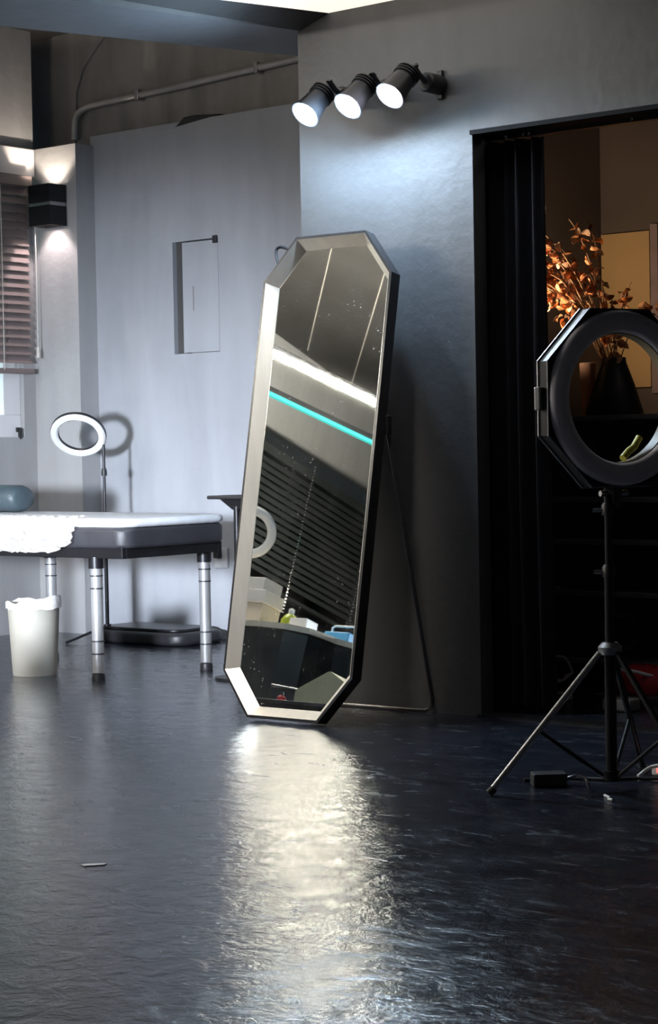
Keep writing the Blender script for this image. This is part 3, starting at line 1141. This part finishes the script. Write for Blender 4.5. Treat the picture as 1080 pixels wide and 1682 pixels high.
AP = 0.248
octv = [(AP / math.cos(PI / 8) * math.cos(PI / 8 + k * PI / 4), AP / math.cos(PI / 8) * math.sin(PI / 8 + k * PI / 4)) for k in range(8)]


def octring(bm, s0, s1, d0, d1, hole=None):
    if hole is None:
        rings = [[BP(u * s0, v * s0, d0) for u, v in octv], [BP(u * s1, v * s1, d1) for u, v in octv]]
    rr = [[bm.verts.new(p) for p in r] for r in rings]
    for k in range(8):
        bm.faces.new((rr[0][k], rr[0][(k + 1) % 8], rr[1][(k + 1) % 8], rr[1][k]))
    return rr


for k in range(8):
    j = (k + 1) % 8
    bm = B()
    q = []
    for s, d in ((1.0, -0.042), (1.0, 0.0), (0.965, 0.0), (0.965, -0.042)):
        q.append((bm.verts.new(BP(octv[k][0] * s, octv[k][1] * s, d)), bm.verts.new(BP(octv[j][0] * s, octv[j][1] * s, d))))
    for i in range(4):
        a, b = q[i], q[(i + 1) % 4]
        bm.faces.new((a[0], a[1], b[1], b[0]))
    bm.faces.new([p[0] for p in q]); bm.faces.new([p[1] for p in q])
    finish('housing_side', bm, M_BLACKM, big)
bm = B()   # metal rim tape along the back edge
pts = [BP(u * 1.005, v * 1.005, -0.044) for u, v in octv]
tube(bm, pts, 0.004, 6, True)
finish('rear_rim', bm, M_STEEL, big)
bm = B(); tube(bm, [BP(u * 1.003, v * 1.003, 0.001) for u, v in octv], 0.0028, 6, True)
finish('front_rim', bm, mat('dark_steel', (0.25, 0.25, 0.27), 0.35, 0.9), big)
bm = B()   # rear plate with hole
nseg = 48
oc = []
for k in range(nseg):
    a = 2 * PI * k / nseg
    c_ = (a + PI / 8) % (PI / 4) - PI / 8
    r = AP * 0.966 / math.cos(c_)
    oc.append((r * math.cos(a), r * math.sin(a), 0.184 * math.cos(a), 0.184 * math.sin(a)))
A = [bm.verts.new(BP(p[0], p[1], -0.039)) for p in oc]
Bv = [bm.verts.new(BP(p[2], p[3], -0.039)) for p in oc]
A2 = [bm.verts.new(BP(p[0], p[1], -0.033)) for p in oc]
B2 = [bm.verts.new(BP(p[2], p[3], -0.033)) for p in oc]
for k in range(nseg):
    j = (k + 1) % nseg
    bm.faces.new((A[k], A[j], Bv[j], Bv[k])); bm.faces.new((A2[k], A2[j], B2[j], B2[k]))
    bm.faces.new((A[k], A[j], A2[j], A2[k])); bm.faces.new((Bv[k], Bv[j], B2[j], B2[k]))
finish('rear_plate', bm, M_BLACKP, big)
bm = B()
lathe(bm, [(0.184, -0.002), (0.184, 0.010), (0.192, 0.020), (0.218, 0.026), (0.238, 0.020), (0.246, 0.008), (0.246, -0.002)], bc, bn_, 56, True)
finish('diffuser_ring', bm, M_DIFF, big, True)
bm = B(); lathe(bm, [(0.181, -0.038), (0.184, -0.038), (0.184, 0.0), (0.181, 0.0)], bc, bn_, 56, True)
finish('inner_rim', bm, mat('warm_inner_rim', (0.30, 0.25, 0.16), 0.45), big, True)
bm = B()  # yellow piece in place of the yellow light on the inner rim
aa = math.radians(-72)
c0 = BP(0.158 * math.cos(aa), 0.158 * math.sin(aa), -0.03)
c1 = BP(0.150 * math.cos(math.radians(-48)), 0.150 * math.sin(math.radians(-48)), -0.045)
tube(bm, [c0 + (c0 - c1) * 0.5, c0, (c0 + c1) / 2 - Vector((0, 0, 0.008)), c1], 0.0105, 10)
finish('rim_light_piece', bm, M_YELLOW, big, True)
bm = B(); box(bm, -0.009, 0.009, -0.012, 0.012, -0.032, 0.032, 0.003, Matrix.Translation(BP(-0.257, 0.0, -0.03)))
finish('side_knob', bm, M_STEEL, big)
bm = B(); box(bm, -0.02, 0.02, -0.02, 0.02, -0.045, 0.03, 0.004, Matrix.Translation(BP(0, -0.265, -0.04)))
finish('mount_block', bm, M_BLACKM, big)
bm = B(); rod(bm, BP(-0.045, -0.268, -0.04), BP(0.05, -0.268, -0.04), 0.008)
finish('tilt_knob', bm, M_CHROME, big, True)
px_, py_ = bigb.x, bigb.y
bm = B(); rod(bm, (px_, py_, 0.03), (px_, py_, 0.42), 0.0165, n=14)
finish('lower_pole', bm, M_BLACKM, big, True)
bm = B(); rod(bm, (px_, py_, 0.42), (px_, py_, 0.64), 0.0135, n=14); rod(bm, (px_, py_, 0.64), (px_, py_, 0.845), 0.0105, n=14)
finish('upper_pole', bm, M_BLACKM, big, True)
for z in (0.625, 0.80):
    bm = B(); lathe(bm, [(0.018, 0), (0.019, 0.028), (0.014, 0.036)], (px_, py_, z - 0.015), n=14)
    finish('clamp', bm, M_BLACKP, big, True)
    bm = B(); rod(bm, (px_ - 0.015, py_ - 0.012, z), (px_ - 0.034, py_ - 0.027, z), 0.006)
    finish('clamp_screw', bm, M_CHROME, big, True)
bm = B(); lathe(bm, [(0.03, 0.39), (0.034, 0.40), (0.034, 0.412), (0.022, 0.425)], (px_, py_, 0), n=20)
finish('leg_collar', bm, M_STEEL, big, True)
bm = B(); lathe(bm, [(0.026, 0.035), (0.026, 0.06)], (px_, py_, 0), n=18)
finish('brace_collar', bm, M_BLACKM, big, True)
f0 = math.atan2(-1.345 + 1.095, 1.747 - 1.994)
for k in range(3):
    a = f0 + 2 * PI * k / 3
    d = Vector((math.cos(a), math.sin(a), 0))
    topp = bigb + d * 0.03 + Vector((0, 0, 0.395))
    foot = bigb + d * 0.352 + Vector((0, 0, 0.012))
    bm = B(); rod(bm, topp, foot, 0.0095)
    lg = finish('leg', bm, mat('highlit_leg_tube', (0.5, 0.5, 0.51), 0.3, 0.9, var=0.1) if k == 0 else M_BLACKM, big, True)  # first leg gets a paler metal, its highlight put into the colour
    bm = B(); rod(bm, foot + Vector((0, 0, -0.002)) + d * -0.012 + Vector((0, 0, 0.012)), foot + d * 0.004 + Vector((0, 0, -0.004)), 0.012)
    finish('rubber_foot', bm, M_BLACKP, lg, True)
    mid = topp.lerp(foot, 0.56)
    bm = B(); tube(bm, [mid, bigb + d * 0.026 + Vector((0, 0, 0.047))], 0.006, 8)
    finish('brace', bm, M_BLACKM, big, True)

# ---- unseen copy of the ring light, added as fill for bed and back wall
lit = big.copy()
COL.objects.link(lit)
lit.location = (1.00, -6.00, 0)
RING_AIM = Vector((-2.25, YB, 0)) - Vector((1.00, -6.00, 0))
lit.rotation_euler = (0, 0, math.atan2(RING_AIM.y, RING_AIM.x) - math.atan2(bn_.y, bn_.x))
tag(lit, 'unseen lit ring light added to brighten the bed and back wall', 'ring light')
M_RINGLIT = emit('added_ring_diffuser', (0.82, 0.90, 1.0), 6.0)
for ch in list(big.children):
    c = ch.copy()
    COL.objects.link(c)
    c.parent = lit
    c.matrix_parent_inverse = ch.matrix_parent_inverse.copy()
    if ch.name.startswith('diffuser_ring'):
        c.material_slots[0].link = 'OBJECT'
        c.material_slots[0].material = M_RINGLIT
    for g in ch.children:
        d_ = g.copy()
        COL.objects.link(d_)
        d_.parent = c
        d_.matrix_parent_inverse = g.matrix_parent_inverse.copy()
rd = bpy.data.lights.new('added_ring_fill', 'AREA')
rd.shape = 'DISK'
rd.size = 0.48
rd.energy = P_ADDED_RING
rd.color = (0.80, 0.88, 1.0)
rd.spread = math.radians(29)
ro = bpy.data.objects.new('added_ring_fill', rd)
COL.objects.link(ro)
rp_ = Vector((1.00, -6.00, 1.115)) + RING_AIM.normalized() * 0.10
ro.location = rp_
ro.rotation_euler = (Vector((-2.3, YB, 0.50)) - rp_).to_track_quat('-Z', 'Y').to_euler()

# ---- power adapter and cables by the tripod
pa = thing('power_adapter', (1.76, -1.12, 0), 'black power adapter on the floor by the tripod foot', 'adapter')
mt_ = Matrix.Translation((1.79, -1.12, 0)) @ Matrix.Rotation(0.75, 4, 'Z')
bm = B(); box(bm, -0.042, 0.058, -0.03, 0.03, 0.001, 0.04, 0.005, mt_)
finish('adapter_body', bm, M_BLACKP, pa)
bm = B(); tube(bm, [(1.835, -1.08, 0.02), (1.86, -1.06, 0.03), (1.885, -1.055, 0.02), (1.92, -1.10, 0.006), (1.95, -1.14, 0.005)], 0.005, 8)
finish('adapter_lead', bm, M_CHROME, pa, True)


def cable(pts, r, material, label, name='cable'):
    bm = B()
    P = [Vector(p) for p in pts]
    out = []
    for i in range(len(P) - 1):
        p0, p1, p2, p3 = P[max(i - 1, 0)], P[i], P[i + 1], P[min(i + 2, len(P) - 1)]
        for k in range(6):
            t = k / 6
            out.append(0.5 * (2 * p1 + (p2 - p0) * t + (2 * p0 - 5 * p1 + 4 * p2 - p3) * t * t + (3 * p1 - p0 - 3 * p2 + p3) * t ** 3))
    out.append(P[-1])
    tube(bm, out, r, 8)
    o = finish(name, bm, material, None, True)
    return tag(o, label, 'cable')


cable([(1.70, -1.10, 0.006), (1.76, -1.02, 0.006), (1.84, -0.98, 0.006), (1.90, -0.96, 0.006), (1.96, -0.90, 0.006), (2.05, -0.86, 0.006), (2.2, -0.8, 0.006)], 0.005, M_BLACKP, 'black cable trailing across the floor behind the tripod')
cable([(2.02, -1.18, 0.004), (2.045, -1.20, 0.004), (2.06, -1.225, 0.004), (2.075, -1.23, 0.004)], 0.004, M_WHITE, 'short pale cable end lying in front of the tripod')
cable([(1.945, -0.86, 0.005), (1.97, -0.82, 0.03), (2.03, -0.80, 0.035), (2.07, -0.85, 0.02), (2.08, -0.9, 0.005)], 0.006, M_WHITE, 'white cable looped over the floor behind the tripod')
rp = thing('power_plug', (1.98, -0.78, 0), 'white plug with a glowing red band behind the tripod', 'plug')
bm = B(); box(bm, 1.955, 2.02, -0.80, -0.765, 0.001, 0.03, 0.005)
finish('plug_body', bm, M_WHITE, rp)
bm = B(); box(bm, 1.972, 2.0, -0.802, -0.763, 0.008, 0.032, 0.003)
finish('indicator_band', bm, emit('red_indicator', (1.0, 0.12, 0.12), 0.8), rp)

# ================================================================== CURTAIN
bm = B()
n = 60
front, rear = [], []
zt, zb = 2.11, 0.03
rowsF = []
for zi in range(9):
    t = zi / 8
    z = zt + (zb - zt) * t
    ring = []
    for k in range(n + 1):
        s = k / n
        x = 0.68 + (0.325 + 0.02 * t) * s
        y = 0.17 + (0.022 + 0.012 * t) * math.sin(s * 2 * PI * 5.5 + 0.6 * math.sin(3 * t)) + 0.01 * math.sin(s * 17)
        ring.append(Vector((x, y, z)))
    rowsF.append(ring)
A = [[bm.verts.new(p) for p in r] for r in rowsF]
Bk = [[bm.verts.new(p + Vector((0, 0.004, 0))) for p in r] for r in rowsF]
for i in range(8):
    for k in range(n):
        bm.faces.new((A[i][k], A[i][k + 1], A[i + 1][k + 1], A[i + 1][k]))
        bm.faces.new((Bk[i][k], Bk[i][k + 1], Bk[i + 1][k + 1], Bk[i + 1][k]))
for i in range(8):
    for k in (0, n):
        bm.faces.new((A[i][k], A[i + 1][k], Bk[i + 1][k], Bk[i][k]))
cu = thing('curtain', (0.85, 0.17, 0), 'black pleated curtain drawn to one side of the doorway', 'curtain')
finish('curtain_cloth', bm, M_CURTAIN, cu, True)
bm = B(); box(bm, 0.66, 2.7, 0.155, 0.185, 2.115, 2.135)
finish('curtain_track', bm, M_BLACKM, cu)
for x in (0.855, 0.93, 0.955, 1.38):
    bm = B(); lathe(bm, [(0.006, 0), (0.008, 0.006), (0.004, 0.012)], (x, 0.15, 2.122), (0, -1, 0), 10)
    finish('track_screw', bm, M_CHROME, cu, True)

# ================================================================== STORE ROOM CONTENTS
# black open shelf unit
SX0, SX1, SY0, SY1 = 0.47, 1.22, 0.90, 1.22
sh = thing('shelf_unit', ((SX0 + SX1) / 2, 1.05, 0), 'black open shelf unit in the dark store room', 'shelf')
M_SHELF = mat('black_stained_board', (0.22, 0.21, 0.215), 0.35, var=0.2)
for z in (0.10, 0.375, 0.585, 0.755, 1.085):
    bm = B(); box(bm, SX0, SX1, SY0, SY1, z, z + 0.02, 0.002)
    finish('shelf_board', bm, M_SHELF, sh)
for x in (SX0 - 0.02, SX1):
    bm = B(); box(bm, x, x + 0.02, SY0, SY1, 0.0, 1.105, 0.002)
    finish('side_panel', bm, M_SHELF, sh)
bm = B(); box(bm, SX0, SX1, SY1 - 0.006, SY1, 0.0, 1.10)
finish('back_panel', bm, M_SHELF, sh)
bm = B(); box(bm, SX0 + 0.015, SX0 + 0.1, SY0 + 0.01, SY0 + 0.09, 0.3955, 0.41, 0.002)
o = finish('flat_box', bm, mat('grey_card', (0.2, 0.2, 0.21), 0.6))
tag(o, 'small grey flat box on the lowest visible shelf', 'box')

# flared dark vase with dried copper leaves
VX, VY, VZ = 0.765, 1.06, 1.1055
vz = thing('vase', (VX, VY, VZ), 'black flared vase on top of the shelf unit', 'vase')
bm = B(); lathe(bm, [(0.115, 0.0), (0.118, 0.012), (0.085, 0.12), (0.05, 0.215), (0.048, 0.235), (0.040, 0.235), (0.042, 0.21), (0.06, 0.10), (0.01, 0.05)], (VX, VY, VZ), n=28)
finish('vase_body', bm, M_BLACKP, vz, True)

pt = thing('dried_branches', (VX, VY, VZ + 0.2), 'dried copper-leaved branches arranged in the black vase', 'plant')
random.seed(21)
leafmesh = []
for q in range(4):
    bm = B()
    wv = 0.017 + 0.004 * q
    rows = []
    for i in range(6):
        t = i / 5
        wd = wv * math.sin(PI * (0.06 + 0.90 * t)) ** 0.8
        zc = 0.012 * math.sin(PI * t) * (1 if q % 2 else -1)
        rows.append([bm.verts.new((-wd, t * 0.052, zc + 0.006)), bm.verts.new((0, t * 0.054, zc)), bm.verts.new((wd, t * 0.052, zc + 0.006))])
    for i in range(5):
        for k in range(2):
            bm.faces.new((rows[i][k], rows[i][k + 1], rows[i + 1][k + 1], rows[i + 1][k]))
    bmesh.ops.solidify(bm, geom=list(bm.faces), thickness=0.0012)
    me = bpy.data.meshes.new('leaf')
    bm.to_mesh(me)
    bm.free()
    me.materials.append(M_LEAFP if q in (1,) else M_LEAF)
    leafmesh.append(me)
nb = 0
for k in range(30):
    # most branches fan out towards the left wall, a few droop the other way
    if k % 4 != 3:
        tip = Vector((random.uniform(0.40, 0.66), VY + random.uniform(-0.16, 0.10), random.uniform(1.58, 1.92)))
    else:
        tip = Vector((random.uniform(0.66, 0.95), VY + random.uniform(-0.10, 0.14), random.uniform(1.42, 1.80)))
    p0 = Vector((VX + random.uniform(-0.02, 0.02), VY + random.uniform(-0.02, 0.02), VZ + 0.12))
    mid = Vector((VX * 0.6 + tip.x * 0.4, VY * 0.6 + tip.y * 0.4, tip.z * 0.75 + p0.z * 0.25 + 0.05))
    pts = []
    for i in range(11):
        t = i / 10
        pts.append(p0 * (1 - t) ** 2 + mid * 2 * t * (1 - t) + tip * t * t)
    bm = B(); tube(bm, pts, 0.0022, 5)
    finish('stem', bm, M_STEM, pt)
    for q in range(9):
        t = 0.52 + 0.48 * random.random() ** 0.7
        p = p0 * (1 - t) ** 2 + mid * 2 * t * (1 - t) + tip * t * t
        p += Vector((random.uniform(-.03, .03), random.uniform(-.03, .03), random.uniform(-.085, .02)))
        o = bpy.data.objects.new('leaf', random.choice(leafmesh))
        COL.objects.link(o)
        o.parent = pt
        o.matrix_parent_inverse = Matrix.Translation(-pt.location)
        o.location = p
        o.rotation_euler = (random.uniform(-1.9, 0.4), random.uniform(-0.8, 0.8), random.uniform(0, 2 * PI))
        sc_ = random.uniform(0.55, 1.0)
        o.scale = (sc_, sc_, sc_)
        nb += 1
bm = B(); tube(bm, [(0.455, 1.05, 1.95), (0.452, 1.05, 2.0), (0.45, 1.05, 2.06)], 0.003, 6)
finish('stem', bm, M_CORD, pt)

# pale paper roll beside the vase
bm = B(); lathe(bm, [(0.026, 0), (0.034, 0.22), (0.031, 0.222), (0.02, 0.01)], (0.605, 1.12, VZ), n=18)
o = finish('paper_roll', bm, mat('dusty_pink_paper', (0.50, 0.33, 0.26), 0.7), None, True)
tag(o, 'pinkish paper roll standing beside the vase', 'roll')

# tan board on the rear wall
tb = thing('kraft_board', (0.5, 2.09, 1.3), 'tan kraft board hung on the store room wall', 'board')
bm = B(); box(bm, 0.11, 0.365, 2.08, 2.097, 1.25, 1.97, 0.002)
finish('board_sheet', bm, M_TAN, tb)
bm = B(); box(bm, 0.366, 0.405, 2.085, 2.097, 1.22, 2.0, 0.002)
finish('board_edge', bm, mat('mauve_edge', (0.24, 0.19, 0.20), 0.7), tb)

# picture rail corner at upper right
bm = B(); box(bm, 0.60, 1.5, 2.07, 2.097, 2.28, 2.33)
struct('trim_5', bm, M_BLACKP, 'dark rail high on the store room wall')

# warm lamp in the store room
lp = thing('clip_lamp', (0.30, 0.62, 1.28), 'small warm clip lamp behind the curtain', 'lamp')
LPOS = Vector((0.36, 0.72, 1.52))
LA = (Vector((0.55, 1.25, 1.72)) - LPOS).normalized()
bm = B(); tube(bm, [(0.10, 0.62, 1.25), (0.18, 0.63, 1.36), (0.26, 0.66, 1.45), LPOS - LA * 0.08], 0.006, 8)
finish('gooseneck', bm, M_BLACKM, lp, True)
bm = B(); lathe(bm, [(0.018, -0.09), (0.026, -0.06), (0.05, -0.01), (0.047, -0.01), (0.024, -0.039), (0.01, -0.042)], LPOS, LA, 20)
finish('lamp_shade', bm, M_BLACKM, lp, True)
bm = B(); lathe(bm, [(0.001, -0.039), (0.018, -0.04), (0.02, -0.02), (0.012, -0.008), (0.001, -0.005)], LPOS, LA, 16)
finish('bulb', bm, emit('warm_bulb', (1.0, 0.62, 0.30), 6.0), lp, True)
spot('lamp_light', lp, LPOS + LA * 0.005, LA, P_STORE, (1.0, 0.68, 0.42), math.radians(105), 0.8, 0.02)

sl = thing('added_store_lamp', (1.9, 0.55, 2.6), 'unseen dim round lamp added on the store room ceiling', 'lamp')  # added out of view to lift the dark shelves
bm = B(); lathe(bm, [(0.09, 0.0), (0.09, 0.018), (0.07, 0.022)], (1.9, 0.55, 2.5995), (0, 0, -1), 24)
finish('lamp_base', bm, M_BLACKM, sl, True)
bm = B(); lathe(bm, [(0.068, 0.0225), (0.06, 0.035), (0.03, 0.042), (0.001, 0.043)], (1.9, 0.55, 2.5995), (0, 0, -1), 24)
finish('lamp_dome', bm, emit('dim_dome', (1.0, 0.9, 0.85), 1.5), sl, True)
point('lamp_light', sl, (1.9, 0.55, 2.48), 1.6, (1.0, 0.88, 0.82), 0.05)

# floor clutter in the store room
def coil(name, c, r, turns, rt, material, label, ax=(0, 0, 1), jit=0.01, cat='cable'):
    bm = B()
    d, u, v = frame_of(ax)
    pts = []
    for k in range(turns * 18 + 1):
        a = 2 * PI * k / 18
        rr = r * (1 + 0.12 * math.sin(a * 0.37)) + random.uniform(-jit, jit) * 0.3
        pts.append(Vector(c) + (u * math.cos(a) + v * math.sin(a)) * rr + d * (0.012 * math.sin(a * 0.61) + k * 0.0006))
    tube(bm, pts, rt, 6)
    return tag(finish(name, bm, material, None, True), label, cat)


M_GREYC = mat('grey_cable', (0.16, 0.16, 0.16), 0.5)
coil('cable_coil', (0.80, 1.02, 0.222), 0.07, 3, 0.006, M_GREYC, 'dark cable coil standing on the bottom shelf', (0.5, -0.8, 0.25))
coil('cable_coil', (0.68, 0.72, 0.09), 0.055, 2, 0.007, mat('pale_cable', (0.45, 0.43, 0.42), 0.5), 'pale tangled cable on the store room floor', (0.4, -0.6, 0.6), 0.03)
bm = B(); box(bm, 0.77, 0.85, 0.52, 0.57, 0.001, 0.03, 0.004)
tag(finish('flat_box', bm, mat('dull_white_card', (0.42, 0.40, 0.40), 0.6)), 'small white box on the floor inside the doorway', 'box')
# red bag
bm = B()
lathe(bm, [(0.001, 0), (0.10, 0.004), (0.115, 0.03), (0.10, 0.075), (0.05, 0.10), (0.001, 0.105)], (1.08, 0.72, 0.03), n=20)
random.seed(5)
for v in bm.verts:
    v.co.x = 1.08 + (v.co.x - 1.08) * 1.35
    v.co += Vector((random.uniform(-.008, .008), random.uniform(-.008, .008), random.uniform(-.006, .006)))
rb = thing('red_bag', (1.08, 0.72, 0), 'crumpled red bag on the store room floor behind the tripod', 'bag')
finish('bag_body', bm, M_RED, rb, True)
bm = B(); tube(bm, [(0.98, 0.66, 0.09), (1.0, 0.6, 0.12), (1.06, 0.58, 0.13), (1.12, 0.6, 0.12), (1.15, 0.66, 0.1)], 0.007, 6)
finish('bag_handle', bm, M_WHITE, rb, True)
bm = B(); box(bm, 0.92, 1.30, 0.58, 0.86, 0.0, 0.028, 0.004)
tag(finish('floor_crate', bm, mat('dark_board', (0.06, 0.055, 0.055), 0.6)), 'low dark board under the red bag', 'board')
bm = B(); box(bm, 1.10, 1.22, 0.36, 0.44, 0.0, 0.045, 0.008, Matrix.Translation((0, 0, 0.001)))
tag(finish('shoe_box', bm, mat('dim_grey_card', (0.25, 0.25, 0.25), 0.6)), 'low grey carton behind the tripod leg', 'box')

# ================================================================== WORK DESK SEEN IN THE MIRROR
DZ = 0.93
dk = thing('work_desk', (-1.8, -2.95, 0), 'curved black work desk with pale top reflected in the mirror', 'desk')
EDGE = [(-2.5, -2.50), (-1.663, -2.492), (-1.538, -2.494), (-1.396, -2.514), (-1.288, -2.58), (-1.252, -2.66), (-1.225, -2.75), (-1.17, -2.82), (-1.02, -2.86), (-1.02, -3.45), (-2.5, -3.45)]
bm = B(); prism(bm, EDGE, DZ - 0.03, DZ)
finish('desk_top', bm, M_WOODEDGE, dk)
cxm, cym = -1.85, -3.0
bm = B(); prism(bm, [(cxm + (x - cxm) * 0.985, cym + (y - cym) * 0.97) for x, y in EDGE], 0.0, DZ - 0.031)
finish('desk_front', bm, M_DESK, dk)

ct = []
bm = B(); box(bm, -1.93, -1.635, -2.76, -2.60, DZ + 0.001, DZ + 0.125, 0.003)
ct.append(tag(finish('carton', bm, M_CREAM), 'cream carton at the bottom of the stack reflected in the mirror', 'box'))
bm = B(); box(bm, -1.93, -1.625, -2.76, -2.59, DZ + 0.126, DZ + 0.195, 0.003)
tag(finish('carton', bm, mat('white_card', (0.85, 0.80, 0.76), 0.6, var=0.03)), 'wider white carton in the middle of the reflected stack', 'box')
bm = B(); box(bm, -1.93, -1.655, -2.76, -2.60, DZ + 0.196, DZ + 0.265, 0.003)
tag(finish('carton', bm, mat('white_card', (0.85, 0.80, 0.76), 0.6, var=0.03)), 'white carton on top of the reflected stack', 'box')
gb = thing('spray_bottle', (-1.50, -2.68, DZ), 'lime green bottle on the reflected desk', 'bottle')
bm = B(); lathe(bm, [(0.04, 0.001), (0.045, 0.01), (0.045, 0.06), (0.03, 0.085), (0.014, 0.095)], (-1.50, -2.68, DZ), n=20)
finish('bottle_body', bm, M_GREEN, gb, True)
bm = B(); lathe(bm, [(0.016, 0.093), (0.016, 0.12), (0.006, 0.125)], (-1.50, -2.68, DZ), n=14)
finish('bottle_cap', bm, M_WHITE, gb, True)
bm = B(); box(bm, -1.455, -1.345, -2.72, -2.62, DZ + 0.001, DZ + 0.062, 0.003)
tag(finish('tissue_box', bm, M_WHITE), 'low white tissue box beside the lime bottle in the mirror', 'box')
bb = thing('storage_caddy', (-1.33, -2.92, DZ), 'sky blue plastic caddy on the reflected desk', 'caddy')
bm = B(); box(bm, -1.41, -1.25, -2.99, -2.87, DZ + 0.001, DZ + 0.07, 0.006)
finish('caddy_body', bm, M_BLUE, bb)
bm = B(); tube(bm, [(-1.405, -2.93, DZ + 0.068), (-1.405, -2.93, DZ + 0.105), (-1.39, -2.93, DZ + 0.115), (-1.27, -2.93, DZ + 0.115), (-1.255, -2.93, DZ + 0.105), (-1.255, -2.93, DZ + 0.068)], 0.006, 8)
finish('caddy_handle', bm, M_WHITE, bb, True)

# unlit ring light on the desk, seen in the mirror
rl = thing('ring_light', (-2.02, -2.95, DZ), 'unlit white ring light standing on the desk in the mirror', 'ring light')
rc_ = Vector((-2.045, -2.86, 1.53))
rn = Vector((0.62, 0.75, -0.22)).normalized()
bm = B(); lathe(bm, [(0.095, 0.0), (0.095, 0.012), (0.105, 0.02), (0.135, 0.02), (0.145, 0.012), (0.145, 0.0)], rc_, rn, 44, True)
finish('diffuser_ring', bm, M_WHITE, rl, True)
bm = B(); annulus(bm, rc_, rn, 0.094, 0.147, -0.016, -0.0005, 44)
finish('ring_housing', bm, M_BLACKP, rl, True)
bm = B(); rod(bm, (-2.02, -2.95, DZ + 0.01), rc_ - rn * 0.03 + Vector((0, 0, -0.13)), 0.009)
finish('pole', bm, M_BLACKM, rl, True)
bm = B(); lathe(bm, [(0.09, 0.0005), (0.09, 0.012), (0.02, 0.018)], (-2.02, -2.95, DZ), n=24)
finish('base', bm, M_BLACKM, rl, True)

# low trolley with bag, seen at the foot of the mirror
tx0, tx1, ty0, ty1, tz = -0.86, -0.36, -1.98, -1.62, 0.335
ty = thing('trolley', (-0.6, -1.8, 0), 'low black trolley reflected at the foot of the mirror', 'trolley')
for z in (tz - 0.02, 0.12):
    bm = B(); box(bm, tx0, tx1, ty0, ty1, z, z + 0.02, 0.004)
    finish('trolley_tray', bm, M_BLACKP, ty)
for x in (tx0 + 0.02, tx1 - 0.02):
    for y in (ty0 + 0.02, ty1 - 0.02):
        bm = B(); rod(bm, (x, y, 0.05), (x, y, tz - 0.02), 0.009)
        finish('post', bm, M_STEEL, ty, True)
        bm = B(); lathe(bm, [(0.02, -0.009), (0.024, -0.006), (0.024, 0.006), (0.02, 0.009)], (x, y, 0.025), (0, 1, 0), 16)
        rod(bm, (x, y, 0.03), (x, y, 0.055), 0.006)
        finish('caster', bm, M_BLACKP, ty, True)
bg = thing('shoulder_bag', (-0.5, -1.78, tz), 'khaki pointed-top bag on the reflected trolley', 'bag')
prof = [(-0.635, tz + 0.001), (-0.40, tz + 0.001), (-0.365, tz + 0.115), (-0.475, tz + 0.172), (-0.638, tz + 0.075)]
bm = B()
a = [bm.verts.new((x, -1.72, z)) for x, z in prof]
b = [bm.verts.new((x, -1.86, z)) for x, z in prof]
bm.faces.new(a); bm.faces.new(b)
for k in range(5):
    bm.faces.new((a[k], a[(k + 1) % 5], b[(k + 1) % 5], b[k]))
bmesh.ops.bevel(bm, geom=list(bm.edges), offset=0.006, segments=2, affect='EDGES')
finish('bag_body', bm, M_KHAKI, bg)
bm = B(); tube(bm, [(-0.62, -1.715, tz + 0.012), (-0.52, -1.712, tz + 0.016), (-0.42, -1.715, tz + 0.01)], 0.005, 6)
finish('bag_piping', bm, M_CREAM, bg, True)
rbt = thing('ink_bottle', (-0.72, -1.73, tz), 'small red ink bottle beside the khaki bag', 'bottle')
bm = B(); lathe(bm, [(0.018, 0.001), (0.02, 0.006), (0.02, 0.032), (0.008, 0.042)], (-0.70, -1.72, tz), n=16)
finish('bottle_body', bm, emit('x', (0, 0, 0), 0) if False else M_RED, rbt, True)
bm = B(); lathe(bm, [(0.009, 0.042), (0.006, 0.06)], (-0.70, -1.72, tz), n=12)
finish('bottle_cap', bm, M_BLACKP, rbt, True)
tn = thing('tool_tray', (-0.76, -1.84, tz), 'narrow steel tool tray on the reflected trolley', 'tray')
bm = B(); box(bm, -0.84, -0.66, -1.95, -1.80, tz + 0.001, tz + 0.10, 0.006)
finish('tray_body', bm, M_BLACKP, tn)
bm = B(); rod(bm, (-0.83, -1.795, tz + 0.105), (-0.66, -1.795, tz + 0.09), 0.005)
finish('tray_rail', bm, M_STEEL, tn, True)

# pale fleck on the floor in the foreground
bm = B(); prism(bm, [(1.44, -2.645), (1.455, -2.625), (1.485, -2.60), (1.49, -2.615), (1.46, -2.65)], 0.0005, 0.0025)
tag(finish('floor_fleck', bm, M_WHITE), 'tiny white fleck on the black floor in front', 'scrap')
